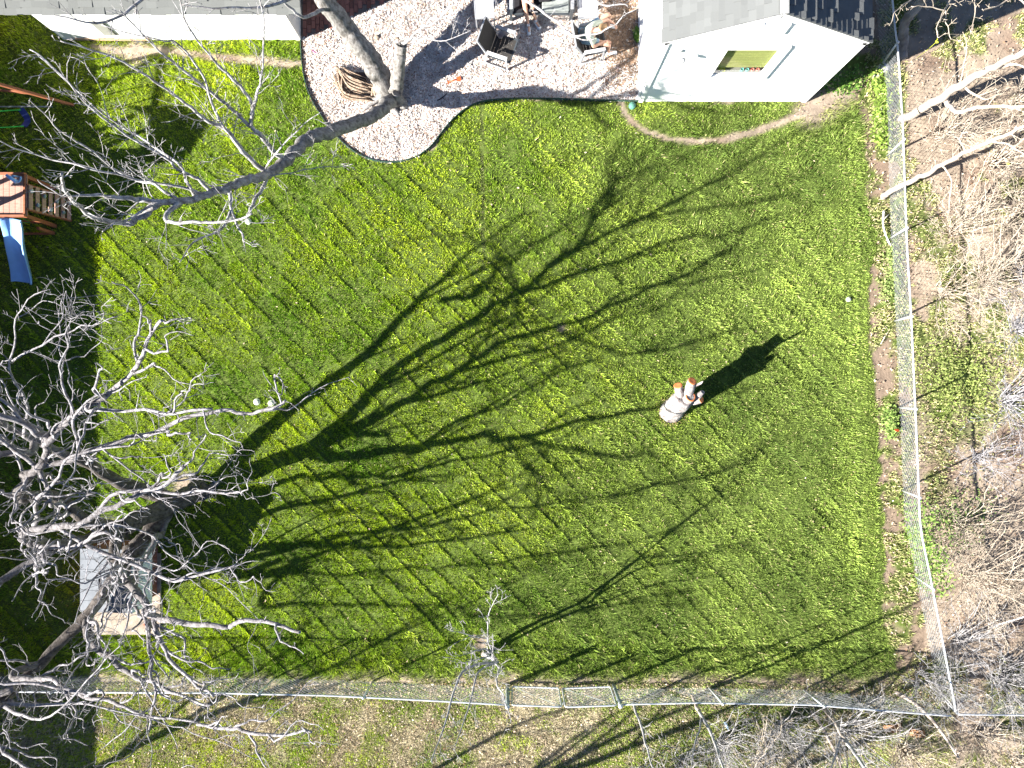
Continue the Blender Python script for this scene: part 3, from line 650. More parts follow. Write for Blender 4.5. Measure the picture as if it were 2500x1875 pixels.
# ---------------------------------------------------------------- fences
def fence(name, pts, h, label, posts, lean=(0, 0), step=.115):
    """pts = world xy polyline of the fence line"""
    t = empty(name, (*pts[0], 0), 0, label, 'fence')
    wm = MB(); rail = MB()
    L = [0]
    for a, c in zip(pts[:-1], pts[1:]): L.append(L[-1] + (Vector(c) - Vector(a)).length)
    def at(s):
        s = max(0, min(L[-1], s))
        for i in range(len(pts) - 1):
            if s <= L[i + 1] + 1e-6:
                f = (s - L[i]) / (L[i + 1] - L[i]); return Vector(pts[i]).lerp(Vector(pts[i + 1]), f)
    n = int((L[-1] + h) / step)
    for k in range(n):
        for sg in (1, -1):
            s0 = k * step - (0 if sg > 0 else 0); s1 = s0 + sg * h * .95
            if sg > 0: s0 -= h * .95; s1 -= h * .95
            ps = []
            za, zb = .04, h - .01
            # clip to the length
            def cl(s, z): return s, z
            lo, hi = 0.0, L[-1]
            ss, zz = [s0, s1], [za, zb]
            if min(ss) > hi or max(ss) < lo: continue
            for i in (0, 1):
                j = 1 - i
                for lim, bad in ((lo, ss[i] < lo), (hi, ss[i] > hi)):
                    if bad:
                        f = (lim - ss[j]) / (ss[i] - ss[j]); zz[i] = zz[j] + (zz[i] - zz[j]) * f; ss[i] = lim
            q = [at(ss[0] + (ss[1] - ss[0]) * f) for f in (0, .5, 1)]
            jit = rnd.uniform(-.012, .012)
            zc = [zz[0] + (zz[1] - zz[0]) * (i / 2) for i in range(3)]
            wm.tube([(q[i].x + (.008 * sg) + lean[0] * (1 - zc[i] / h), q[i].y + (jit if i == 1 else 0) + lean[1] * (1 - zc[i] / h), zc[i]) for i in range(3)], .0028, 3, cap=False)
    wm.build('wire_mesh', M['wire'], t)
    rp = [(at(s).x, at(s).y, h) for s in np.linspace(0, L[-1], 40)]
    rail.tube(rp, .022, 8); rail.build('top_rail', M['galv'], t)
    for s in posts:
        p = at(s); m = MB(); m.tube([(p.x + lean[0], p.y + lean[1], -.05), (p.x, p.y, h + .02)], .024, 10); m.lathe([(.034, 0), (.036, .03), (.02, .055), (0, .06)], (p.x, p.y, h + .02), 10)
        m.build('post', M['galv'], t)
    shift(t, t.location); return t
FH = 1.15
def rl(px, py): g = G(px, py, FH); return (g.x, g.y)
right = [rl(2168, -120), rl(2184, 60), rl(2194, 136), rl(2205, 316), rl(2214, 588), rl(2225, 771), rl(2232, 930), rl(2237, 1042), rl(2242, 1160), rl(2247, 1290), rl(2270, 1400), rl(2298, 1546), rl(2335, 1742)]
def flen(p): return sum((Vector(a) - Vector(c)).length for a, c in zip(p[:-1], p[1:]))
Lr = flen(right)
fence('chain_link_fence', right, FH, 'galvanised chain link fence running down the right side of the lawn', [.02, 2.2, 4.5, 6.6, 8.7, 10.9, 13.0, 15.2, Lr - .03], lean=(.24, 0))
sl_ = [rl(-120, 1688), rl(203, 1690), rl(529, 1692), rl(800, 1698), rl(1044, 1710), rl(1238, 1721)]
fence('chain_link_fence', sl_, FH, 'galvanised chain link fence along the bottom, left of the gate', [.02, 2.4, 4.8, 7.3, 9.8], lean=(0, -.10))
sr_ = [rl(1517, 1720), rl(1700, 1716), rl(1985, 1721), rl(2229, 1741), rl(2322, 1748)]
fence('chain_link_fence', sr_, FH, 'galvanised chain link fence along the bottom, right of the gate', [2.4, 4.8], lean=(0, -.12))
sx_ = [rl(2340, 1744), rl(2640, 1748)]
fence('chain_link_fence', sx_, FH, 'short chain link fence continuing right from the bottom right corner', [2.0])
def gate_post(px, py, label):
    g = G(px, py, FH); t = empty('gate_post', (g.x, g.y, 0), 0, label, 'gate post', 'posts of the double gate')
    m = MB(); m.tube([(0, 0, -.05), (0, 0, FH + .06)], .045, 14); m.build('pole', M['galv_post'], t)
    m = MB(); m.lathe([(.056, 0), (.058, .04), (.03, .08), (0, .09)], (0, 0, FH + .05), 14); m.build('cap', M['galv'], t)
    for z in (.3, .9):
        m = MB(); m.lathe([(.052, 0), (.052, .05), (.047, .05)], (0, 0, z), 12); m.box((.07, 0, z + .025), (.06, .02, .04)); m.build('hinge', M['galv_post'], t)
gate_post(1239, 1722, 'thick grey green gate post left of the double gate'); gate_post(1514, 1720, 'thick grey green gate post right of the double gate')
def gate_leaf(xa, xb, y, label, sag):
    t = empty('gate_leaf', (xa, y, 0), 0, label, 'gate', 'leaves of the double gate'); W = xb - xa; z0, z1 = .09, FH - .02; r_ = .07
    def rr(x0, x1, a, c):
        pts = []
        for cx, cz, st in ((x1 - r_, c - r_, 0), (x0 + r_, c - r_, 90), (x0 + r_, a + r_, 180), (x1 - r_, a + r_, 270)):
            for k in range(5): an = R(st + k * 22.5); pts.append((cx + r_ * math.cos(an), sag * (cx - x0), cz + r_ * math.sin(an)))
        return pts + [pts[0]]
    m = MB(); m.tube(rr(0, W, z0, z1), .021, 8, cap=False); m.build('frame', M['galv'], t)
    m = MB(); hh = z1 - z0; n = int((W + hh) / .10)
    for k in range(n):
        for sg in (1, -1):
            s0 = k * .10 - hh * (1 if sg > 0 else 0); e = [(s0, z0), (s0 + sg * hh, z1)]
            (a, za), (c, zc) = e
            def clip(a, za, c, zc):
                if a < 0: za += (zc - za) * (0 - a) / (c - a); a = 0
                if a > W: za += (zc - za) * (W - a) / (c - a); a = W
                return a, za
            if max(a, c) < 0 or min(a, c) > W: continue
            a2, za2 = clip(a, za, c, zc); c2, zc2 = clip(c, zc, a, za)
            m.tube([(a2, .006 * sg + sag * a2, za2), (c2, .006 * sg + sag * c2, zc2)], .0032, 3, cap=False)
    m.build('wire_mesh', M['wire'], t)
    m = MB(); m.tube([(.02, 0.005, z0 + .02), (W - .02, sag * W + .005, z1 - .02)], .006, 5); m.build('brace', M['galv_post'], t)
ga = G(1250, 1720, 1.1); gb = G(1371, 1725, 1.1); gc = G(1380, 1725, 1.1); gd = G(1505, 1720, 1.1)
gate_leaf(ga.x, gb.x, ga.y, 'left leaf of the galvanised double gate', -.035); gate_leaf(gc.x, gd.x, gc.y, 'right leaf of the galvanised double gate', .035)
m = MB(); m.box((0, 0, 0), (.05, .04, .07)); m.tube([(-.018, 0, .03), (-.018, 0, .07), (.018, 0, .07), (.018, 0, .03)], .006, 6)
tag(m.build('padlock', M['galv_post'], loc=((gb.x + gc.x) / 2, gb.y - .03, .85)), 'small dark padlock between the two gate leaves', 'padlock')
# board fence just west of the frame, whose shadow covers the left edge
def board_fence():
    t = empty('board_fence', (-13.75, 0, 0), 0, 'tall board privacy fence on the left boundary', 'fence')
    m = MB(); y = -14.0; x = -13.78; FHh = 1.86
    while y < 11.2:
        gap = .006 if y < 3.6 else .012
        m.box((x, y + .065, FHh / 2), (.02, .132 - gap, FHh + rnd.uniform(-.012, .012))); y += .132
    m.build('boards', M['redwood'], t)
    m = MB()
    for z in (.4, 1.5): m.box((x - .03, -1.4, z), (.038, 25.2, .09))
    m.build('rail', M['redwood'], t); shift(t, t.location)
board_fence()

# ---------------------------------------------------------------- trees
class Tree:
    def __init__(s, name, label, cat, base, trunkmat, twigmat, seed, group=None, cols=None, wave=.035):
        s.t = empty(name, base, 0, label, cat, group); s.base = Vector(base); s.A = MB(); s.B = MB(); s.r = random.Random(seed); s.tm = trunkmat; s.wm = twigmat; s.n = 0; s.cols = cols; s.wave = wave
        if cols: s.B.color(cols[0]); s.A.color(cols[1])
    def path(s, ctrl, n=6):
        q = smooth_poly([tuple(c[0]) + (c[1],) for c in ctrl], n); return [Vector(p[:3]) for p in q], [max(p[3], .004) for p in q]
    def limb(s, ctrl, big=True, wob=.04, n=6, sides=None, thin=.045):
        P, Rr = s.path(ctrl, n); k = len(P); w1 = [s.r.uniform(0, 6.3) for _ in range(6)]
        P = [p + Vector([s.r.uniform(-1, 1) for _ in range(3)]) * min(.03, Rr[i] * .35) + Vector([math.sin(i * .55 + w1[a]) + math.sin(i * 1.27 + w1[a + 3]) * .6 for a in range(3)]) * (s.wave * min(1, i / 6) if not (big and Rr[i] > .1) else 0) for i, p in enumerate(P)]
        Q = [p - s.base for p in P]; c = next((i for i, r_ in enumerate(Rr) if r_ < thin), k)
        if not big or c < 2: c = 0
        cc = None
        if s.cols:
            s.A.usecol = s.B.usecol = True; cc = []
            for r_ in Rr: f = min(1, max(0, (r_ - .022) / .085)); cc.append(tuple(a_ * (1 - f) + b_ * f for a_, b_ in zip(s.cols[0], s.cols[1])))
        if c: s.A.tube(Q[:c + 1], Rr[:c + 1], sides or 12, wob=wob, cols=cc[:c + 1] if cc else None)
        if c < k - 1: s.B.tube(Q[c:], Rr[c:], 7, cols=cc[c:] if cc else None)
        return P, Rr
    def spray(s, P, Rr, lvl, length, spacing, t0=.15, spread=.9, up=.25, out=None, rmin=.006, curl=.22, kids=2, keep=1.0, maxr=.03):
        """side branches along a path, recursively"""
        L = 0; tot = sum((P[i + 1] - P[i]).length for i in range(len(P) - 1)); nxt = tot * t0 + spacing * s.r.random()
        for i in range(len(P) - 1):
            d = P[i + 1] - P[i]; l = d.length
            if l < 1e-6: continue
            while nxt < L + l:
                f = (nxt - L) / l; p = P[i].lerp(P[i + 1], f); t = nxt / tot; pr = Rr[i]
                nxt += spacing * s.r.uniform(.6, 1.4)
                if s.r.random() > keep: continue
                dd = d.normalized(); rv = Vector([s.r.gauss(0, 1) for _ in range(3)]); rv -= dd * rv.dot(dd); rv.normalize()
                dr = (dd * (1 - spread * .45) + rv * spread + Vector((0, 0, up)) + (Vector(out) if out else Vector())).normalized()
                ln = length * s.r.uniform(.45, 1.25) * (1 - .35 * t); r0 = max(rmin, min(pr * .6, maxr * s.r.uniform(.6, 1)))
                s.twig(p, dr, ln, r0, lvl, rmin, curl, kids, up)
            L += l
        # continuation at the tip
    def twig(s, p, dr, ln, r0, lvl, rmin, curl, kids, up):
        s.n += 1; k = max(3, int(ln / .16) + 1); seg = ln / k; P = [p]; Rr = [r0]; d = dr.copy()
        bend = Vector([s.r.gauss(0, 1) for _ in range(3)]) * curl * .5
        for i in range(k):
            d = (d + Vector([s.r.gauss(0, 1) for _ in range(3)]) * curl * .6 + bend * .5 + Vector((0, 0, up * .06))).normalized()
            q = P[-1] + d * seg * s.r.uniform(.8, 1.2)
            if q.z < .05: q.z = .05
            P.append(q); Rr.append(max(rmin * .75, r0 * (1 - .75 * (i + 1) / k)))
        s.B.tube([q - s.base for q in P], Rr, 5 if r0 > .015 else 3, cap=False)
        if lvl > 0:
            for j in range(kids + int(ln * 1.5)):
                f = s.r.uniform(.2, .95); i = min(k - 1, int(f * k)); pp = P[i].lerp(P[i + 1], f * k - i); dd = (P[i + 1] - P[i]).normalized()
                rv = Vector([s.r.gauss(0, 1) for _ in range(3)]); rv -= dd * rv.dot(dd); rv.normalize()
                s.twig(pp, (dd * .75 + rv * .75 + Vector((0, 0, up * .5))).normalized(), ln * s.r.uniform(.3, .55), max(rmin, Rr[i] * .7), lvl - 1, rmin, curl, kids, up)
    def done(s):
        s.A.build('trunk', s.tm, s.t)
        if s.B.v: s.B.build('branches', s.wm, s.t)

# --- the large tree at the lower left, whose shadow crosses the lawn
def big_tree():
    base = G(488, 1198)
    T = Tree('bare_tree', 'large bare tree at lower left whose crown overhangs the low shed', 'tree', (base.x, base.y, 0), M['bark_col'], M['bark_col'], 5, cols=((.26, .25, .265), (.09, .078, .07)))
    fork = S(761, 1096, 2.1); mid = S(620, 1148, 1.05)
    T.limb([(base + Vector((0, 0, -.1)), .30), (base + Vector((-.05, -.02, .25)), .245), (mid, .215), (fork, .19)], wob=.08)
    for a in (20, 120, 230):
        d = Vector((math.cos(R(a)), math.sin(R(a)), 0)); T.limb([(base + d * .5 + Vector((0, 0, -.06)), .05), (base + d * .28 + Vector((0, 0, .05)), .10), (base + Vector((0, 0, .4)), .16)], n=4)
    def SL(l, r0, r1, start=None):
        c = []; n = len(l)
        if start is not None: c.append((start[0], start[1]))
        r1 = r1 * 1.7
        for i, (x, y, h) in enumerate(l): c.append((S(x, y, h), r0 + (r1 - r0) * (i / max(1, n - 1)) ** .8))
        return T.limb(c)
    def IL(l, r0, r1, big=True, start=None):
        c = []; n = len(l)
        if start is not None: c.append((start[0], start[1]))
        for i, (x, y, h) in enumerate(l): c.append((G(x, y, h), r0 + (r1 - r0) * (i / max(1, n - 1)) ** .8))
        return T.limb(c, big)
    low = base + Vector((-.45, -.15, .5))
    E = []
    E.append(IL([(292, 1177, 1.7), (200, 1125, 3.0), (60, 1065, 4.1), (-30, 1000, 4.8), (-60, 930, 5.6)], .145, .018, start=(low, .19)))
    E.append(SL([(869, 1000, 2.9), (976, 892, 3.6), (1084, 823, 4.35), (1192, 754, 4.8), (1268, 715, 5.0), (1338, 654, 5.25), (1407, 600, 5.6), (1453, 515, 6.2), (1500, 440, 6.8)], .125, .022, start=(fork, .17)))
    s1 = S(1268, 715, 5.0); s1b = S(1338, 654, 5.25)
    E.append(SL([(1380, 680, 5.1), (1499, 638, 5.2), (1653, 585, 5.45), (1768, 569, 5.6), (1860, 540, 5.8)], .055, .014, start=(s1, .06)))
    E.append(SL([(1499, 561, 5.7), (1614, 508, 6.0), (1750, 440, 6.4), (1870, 370, 6.9), (1990, 300, 7.3)], .055, .014, start=(s1b, .06)))
    E.append(SL([(1261, 769, 4.9), (1222, 807, 4.7), (1180, 840, 4.4)], .04, .02, start=(s1, .05)))
    E.append(SL([(884, 1038, 2.9), (992, 976, 3.7), (1099, 915, 4.3), (1192, 853, 4.8), (1345, 800, 5.2), (1499, 746, 5.5), (1653, 677, 5.8), (1760, 615, 6.1)], .115, .018, start=(fork, .14)))
    E.append(SL([(1100, 955, 4.3), (1192, 930, 4.7), (1284, 892, 5.1), (1400, 850, 5.5)], .045, .012, start=(S(992, 976, 3.7), .05)))
    E.append(SL([(1238, 877, 4.8), (1384, 830, 5.2), (1537, 769, 5.7), (1640, 745, 6.0)], .05, .012, start=(S(1120, 905, 4.4), .055)))
    E.append(SL([(807, 1115, 2.35), (915, 1107, 2.8), (1023, 1092, 3.2), (1153, 1069, 3.7), (1268, 1065, 4.1), (1422, 1030, 4.6), (1591, 992, 5.0), (1700, 965, 5.2), (1830, 950, 5.5)], .12, .016, start=(fork, .14)))
    E.append(SL([(1115, 1030, 3.7), (1230, 984, 4.2), (1384, 900, 4.9), (1450, 880, 5.3)], .045, .012, start=(S(1023, 1092, 3.2), .05)))
    E.append(SL([(1384, 1099, 4.5), (1499, 1115, 4.8), (1600, 1110, 5.1)], .04, .012, start=(S(1268, 1065, 4.1), .045)))
    E.append(SL([(1291, 1138, 4.2), (1315, 1192, 4.3), (1307, 1268, 4.3)], .035, .012, start=(S(1230, 1066, 4.0), .04)))
    E.append(SL([(600, 1215, .95), (730, 1161, 1.6), (807, 1169, 2.1), (930, 1161, 2.7), (1038, 1146, 3.2), (1192, 1107, 3.8), (1330, 1080, 4.4)], .075, .014, start=(low, .10)))
    E.append(SL([(600, 1262, 1.3), (692, 1238, 1.9), (823, 1215, 2.6), (930, 1184, 3.1), (1080, 1160, 3.7)], .085, .015, start=(low, .12)))
    # low limb sweeping over the coop
    B3, R3 = IL([(340, 1330, 1.1), (290, 1400, 1.47), (205, 1510, 1.6), (100, 1620, 2.0), (0, 1720, 2.7), (-80, 1800, 3.4)], .165, .09, start=(low, .20)); E.append((B3, R3))
    T.limb([(G(352, 1312, 1.15), .15), (G(318, 1352, 1.42), .18), (G(300, 1375, 1.52), .14)], wob=.18)
    f3 = G(205, 1510, 1.6)
    E.append(IL([(230, 1570, 2.2), (275, 1612, 2.5), (335, 1652, 2.8), (420, 1690, 3.2), (520, 1720, 3.7)], .085, .02, start=(f3, .10)))
    E.append(SL([(654, 1353, 2.6), (807, 1315, 3.0), (961, 1292, 3.4), (1115, 1268, 3.8), (1268, 1238, 4.2), (1461, 1215, 4.6)], .07, .012, start=(G(100, 1620, 2.0), .085)))
    E.append(SL([(930, 1253, 3.6), (850, 1247, 3.7), (769, 1253, 3.8)], .03, .012, start=(S(1038, 1280, 3.6), .035)))
    E.append(SL([(600, 1400, 2.9), (692, 1399, 3.1), (846, 1399, 3.5), (1000, 1391, 3.9), (1100, 1380, 4.2)], .06, .012, start=(G(40, 1680, 2.7), .075)))
    E.append(SL([(640, 1476, 3.2), (769, 1476, 3.5), (1038, 1476, 4.0), (1153, 1507, 4.2)], .055, .012, start=(G(0, 1720, 3.0), .07)))
    # limbs going west out of the frame and the dark one at the left edge
    E.append(IL([(200, 1330, 2.8), (110, 1352, 3.2), (0, 1425, 3.6), (-80, 1500, 4.2)], .09, .06, start=(G(262, 1283, 2.4), .11)))
    E.append(IL([(70, 1100, 4.6), (0, 1115, 4.9), (-80, 1130, 5.2)], .07, .04, start=(G(92, 1078, 4.2), .08)))
    E.append(IL([(95, 1225, 4.7), (130, 1172, 5.1), (192, 1110, 5.4), (330, 1078, 5.6), (430, 1050, 5.8)], .038, .008, big=False, start=(G(85, 1286, 3.4), .06)))
    E.append(IL([(185, 1010, 5.9), (270, 960, 6.2), (365, 907, 6.6)], .022, .006, big=False, start=(G(192, 1105, 5.4), .03)))
    E.append(IL([(150, 900, 6.2), (160, 830, 6.6), (185, 770, 7.0)], .020, .006, big=False, start=(G(180, 1010, 5.9), .022)))
    E.append(IL([(60, 980, 5.6), (30, 880, 6.2), (40, 770, 6.8), (120, 700, 7.4)], .024, .006, big=False, start=(G(60, 1065, 4.1), .04)))
    E.append(IL([(120, 830, 6.6), (200, 800, 6.9), (290, 770, 7.2)], .015, .006, big=False, start=(G(32, 880, 6.2), .02)))
    E.append(IL([(330, 1160, 5.3), (400, 1215, 5.2), (520, 1200, 5.3), (590, 1180, 5.5)], .015, .006, big=False, start=(G(250, 1095, 5.5), .02)))
    E.append(IL([(300, 1280, 4.6), (420, 1360, 4.6), (530, 1420, 4.7), (640, 1530, 4.9)], .020, .006, big=False, start=(S(1192, 853, 4.8), .03)))
    E.append(IL([(300, 1360, 4.8), (420, 1390, 5.0), (500, 1330, 5.3), (560, 1340, 5.6)], .018, .006, big=False, start=(S(1023, 1092, 3.2), .03)))
    E.append(IL([(100, 1750, 4.6), (230, 1650, 5.0), (300, 1560, 5.4)], .024, .006, big=False, start=(G(0, 1720, 2.7), .05)))
    E.append(IL([(200, 1720, 4.4), (380, 1760, 4.6), (480, 1790, 4.8), (620, 1850, 5.0)], .020, .006, big=False, start=(G(0, 1720, 2.7), .05)))
    E.append(SL([(1600, 1190, 4.9), (1720, 1160, 5.2), (1850, 1120, 5.5)], .035, .012, start=(S(1461, 1215, 4.6), .03)))
    E.append(SL([(1250, 1370, 4.5), (1450, 1335, 4.9), (1650, 1300, 5.3)], .035, .012, start=(S(1100, 1380, 4.2), .03)))
    E.append(SL([(1350, 1500, 4.6), (1560, 1465, 5.0), (1700, 1440, 5.2)], .032, .012, start=(S(1153, 1507, 4.2), .03)))
    E.append(SL([(1230, 640, 5.2), (1180, 590, 5.4), (1080, 575, 5.5), (960, 590, 5.5)], .035, .012, start=(S(1268, 715, 5.0), .045)))
    E.append(SL([(1500, 860, 5.3), (1640, 850, 5.6), (1800, 800, 5.9)], .035, .012, start=(S(1345, 800, 5.2), .04)))
    E.append(SL([(1560, 700, 5.6), (1700, 690, 5.8), (1850, 660, 6.1)], .032, .012, start=(S(1450, 765, 5.4), .04)))
    E.append(SL([(1500, 480, 6.4), (1480, 400, 6.8), (1530, 330, 7.2)], .035, .012, start=(S(1440, 540, 6.1), .04)))
    E.append(SL([(1640, 520, 6.2), (1800, 500, 6.5), (1950, 470, 6.8)], .032, .012, start=(S(1560, 535, 5.9), .04)))
    E2 = []
    for (P, Rr) in E:
        for q in range(2, len(P) - 1, 3):
            if Rr[q] > .12 or T.r.random() < .35: continue
            d = (P[q + 1] - P[q]).normalized(); v = Vector([T.r.gauss(0, 1) for _ in range(3)]); v = (v - d * v.dot(d)).normalized(); g_ = (d * .8 + v * .65 + Vector((.12, 0, .22))).normalized(); ln = T.r.uniform(.8, 1.8); r0 = min(.034, Rr[q] * .7); a = P[q]
            c = [(a, r0)] + [(a + g_ * ln * f + Vector([T.r.gauss(0, .07) for _ in range(3)]) * (1 + f), r0 * (1 - .75 * f)) for f in (.3, .65, 1.0)]
            E2.append(T.limb(c, False))
    E += E2
    for i, (P, Rr) in enumerate(E):
        tot = sum((P[j + 1] - P[j]).length for j in range(len(P) - 1))
        thick = Rr[-1] > .05
        T.spray(P, Rr, 1, .55, .42, t0=.35 if thick else .08, spread=.95, up=.2, rmin=.005, curl=.36, kids=2, maxr=.013)
    print('big tree twigs', T.n); T.done()
big_tree()

# --- patio tree with hollow base
def patio_tree():
    base = G(946, 232)
    T = Tree('bare_tree', 'old hollow tree on the wood chips with a long limb reaching left', 'tree', (base.x, base.y, 0), M['bark_col'], M['bark_col'], 11, cols=((.34, .33, .335), (.20, .19, .18)), wave=.014)
    T.limb([(base + Vector((0, 0, -.1)), .30), (base + Vector((-.02, .08, .25)), .26), (G(915, 165, .75), .25), (G(880, 112, 1.3), .235), (G(832, 50, 1.85), .22), (G(790, -5, 2.5), .20), (G(745, -80, 3.4), .16), (G(700, -160, 4.6), .12)], wob=.05)
    T.limb([(G(962, 232, .05), .20), (G(968, 205, .5), .17), (G(972, 165, .95), .15), (G(978, 118, 1.35), .135), (G(981, 110, 1.42), .10)], wob=.05)
    L, Lr_ = T.limb([(G(965, 245, .1), .20), (G(945, 250, .5), .17), (G(922, 275, .9), .155), (G(870, 300, 1.5), .15), (G(800, 325, 2.3), .145), (G(745, 345, 2.9), .135), (G(700, 388, 3.4), .115), (G(655, 425, 3.8), .095), (G(600, 441, 4.6), .08), (G(520, 470, 5.3), .068), (G(440, 490, 5.8), .056), (G(350, 490, 6.2), .045), (G(290, 480, 6.5), .035), (G(215, 478, 6.8), .022), (G(150, 474, 7.0), .012), (G(88, 440, 7.2), .007)])
    # roots and hollow
    for (ex, ey, r_) in ((1010, 240, .07), (880, 268, .08), (975, 290, .09), (905, 235, .09), (1000, 205, .06)):
        T.limb([(G(ex, ey, -.03), r_ * .5), ((G(ex, ey, .05) + base) / 2 + Vector((0, 0, .06)), r_), (base + Vector((0, 0, .3)), r_ * 1.3)], n=4, wob=.15)
    T.limb([(G(990, 262, .0), .10), (G(975, 245, .25), .12), (G(968, 228, .5), .11)], n=4, wob=.15)
    def IL(l, r0, r1, start=None):
        c = []; n = len(l)
        for i, (x, y, h) in enumerate(l): c.append((G(x, y, h), r0 + (r1 - r0) * (i / max(1, n - 1)) ** .8))
        return T.limb(c, False)
    E = []
    E.append(IL([(657, 427, 3.8), (593, 369, 4.4), (550, 318, 4.8), (499, 289, 5.1), (430, 235, 5.5), (362, 188, 5.9), (268, 137, 6.4), (145, 98, 7.0)], .055, .010))
    E.append(IL([(700, 388, 3.4), (669, 372, 3.8), (640, 335, 4.3), (611, 307, 4.6), (560, 262, 5.1), (490, 205, 5.6), (420, 150, 6.1), (383, 119, 6.4), (289, 22, 7.0)], .06, .010))
    E.append(IL([(611, 309, 4.6), (615, 253, 5.0), (570, 195, 5.5), (521, 145, 5.9), (463, 72, 6.4), (434, -20, 7.0)], .04, .010))
    E.append(IL([(612, 280, 4.8), (632, 220, 5.3), (640, 163, 5.7), (644, 36, 6.6), (620, -20, 7)], .03, .009))
    E.append(IL([(478, 482, 5.5), (455, 440, 5.7), (434, 400, 5.9), (360, 345, 5.6), (297, 310, 5.9), (203, 235, 6.5), (94, 137, 7.2)], .032, .009))
    E.append(IL([(520, 470, 5.3), (480, 438, 5.5), (434, 410, 5.7), (398, 383, 5.9), (297, 318, 6.4), (225, 270, 6.8), (160, 190, 7.2), (70, 120, 7.6)], .035, .009))
    E.append(IL([(440, 489, 5.8), (380, 455, 6.0), (307, 427, 5.6), (210, 362, 6.2), (145, 314, 6.6), (72, 246, 7.2)], .032, .008))
    E.append(IL([(500, 476, 5.4), (440, 455, 5.7), (340, 440, 6.0), (217, 409, 6.5), (90, 380, 6.7), (0, 345, 7.3)], .030, .008))
    E.append(IL([(593, 369, 4.4), (540, 300, 5.0), (500, 200, 5.7), (440, 110, 6.3), (390, 100, 6.6), (250, 60, 7)], .03, .008))
    E.append(IL([(562, 456, 4.95), (564, 514, 5.2), (590, 564, 5.5), (594, 600, 5.6)], .035, .012))
    E.append(IL([(564, 514, 5.2), (535, 564, 5.5), (470, 593, 5.9), (440, 640, 6.3)], .028, .009))
    E.append(IL([(655, 430, 3.8), (622, 492, 4.1), (602, 532, 4.3)], .04, .028))
    E.append(IL([(391, 492, 6.0), (330, 525, 6.2), (289, 543, 6.3), (253, 564, 6.5)], .026, .010))
    E.append(IL([(657, 430, 3.8), (720, 418, 4.0), (790, 410, 4.3), (860, 400, 4.6)], .014, .006))
    E.append(IL([(640, 420, 3.9), (720, 320, 4.6), (785, 275, 5.0)], .02, .007))
    E.append(IL([(981, 110, 1.42), (1000, 95, 1.6), (1025, 72, 1.9), (1060, 55, 2.2), (1110, 10, 2.6)], .045, .014))
    E.append(IL([(1000, 95, 1.6), (1040, 95, 1.8), (1075, 100, 2.0), (1150, 75, 2.3)], .018, .007))
    E.append(IL([(391, 492, 6.0), (340, 530, 5.9), (303, 548, 6.0), (235, 530, 6.6), (192, 505, 7.1), (157, 458, 8.1), (150, 425, 8.7)], .07, .018))
    E.append(IL([(440, 490, 5.8), (405, 530, 6.1), (440, 545, 6.3), (548, 540, 6.4), (614, 525, 6.6)], .045, .016))
    # crown twigs coming in over the top edge from the upper trunk
    tp = G(745, -80, 3.4); t2 = G(700, -160, 4.6)
    E.append(T.limb([(tp, .09), (G(900, -180, 5.2), .06), (G(1080, -150, 6.4), .045), (G(1180, -60, 7.0), .03), (G(1280, 0, 7.2), .022), (G(1350, 45, 7.3), .018), (G(1400, 88, 7.4), .012), (G(1450, 95, 7.5), .009)], False))
    E.append(T.limb([(t2, .07), (G(880, -260, 6.4), .05), (G(1180, -250, 7.6), .03), (G(1430, -60, 8.2), .02), (G(1460, 10, 8.3), .014), (G(1535, 12, 8.4), .008)], False))
    E.append(T.limb([(G(1400, 88, 7.4), .014), (G(1470, 80, 7.6), .012), (G(1520, 40, 7.8), .009), (G(1600, 5, 8), .006)], False))
    E.append(T.limb([(tp, .06), (G(780, -60, 4.2), .04), (G(680, 10, 4.8), .028), (G(560, 20, 5.2), .02), (G(440, 12, 5.6), .009)], False))
    E.append(T.limb([(G(800, 15, 2.3), .05), (G(750, 40, 2.8), .035), (G(700, 12, 3.3), .028), (G(660, -30, 3.8), .02)], False))
    E.append(T.limb([(t2, .08), (G(500, -120, 6.0), .05), (G(380, -30, 6.6), .03), (G(260, 50, 7.0), .018), (G(130, 40, 7.4), .009)], False))
    for i, (P, Rr) in enumerate(E):
        big = i >= 19
        T.spray(P, Rr, 2 if not big else 1, .70 if not big else .45, .20 if not big else .3, t0=.12 if not big else .45, spread=.7, up=.15, rmin=.0048, curl=.20, kids=2, maxr=.012)
    T.spray(L[36:], Lr_[36:], 1, .75, .24, t0=.1, spread=.9, up=.12, rmin=.0055, curl=.22, kids=2, maxr=.016)
    print('patio tree twigs', T.n); T.done()
    # torn hollow slab lying open at the foot
    m = MB(); c = G(868, 190, .0)
    for k in range(46):
        f = rnd.random(); a = Vector(G(818 + rnd.uniform(-6, 26), 160 + f * 20, .05 + .16 * rnd.random())); e_ = Vector(G(915 + rnd.uniform(-34, 12), 200 + f * 48, .03 + .28 * rnd.random())); mid = (a + e_) / 2 + Vector((-.04 - .20 * f, -.04 - .20 * f, rnd.uniform(-.03, .08)))
        r0 = rnd.uniform(.006, .028); m.tube(smooth_poly([tuple(a), tuple(mid + Vector((rnd.uniform(-.04, .04), rnd.uniform(-.04, .04), 0))), tuple(e_)], 4), [r0 * .3, r0 * .7, r0, r0, r0 * 1.2, r0, r0 * 1.1, r0, r0 * .6], 5, wob=.2)
    h_ = m.build('torn_wood', M['heartwood'], T.t); h_.location = -T.base
    m = MB(); m.blob(G(880, 188, .02), .2, (1.1, .7, .25), seed=4); q = m.build('hollow', M['dark_hole'], T.t); q.location = -T.base
    m = MB(); m.limb = None
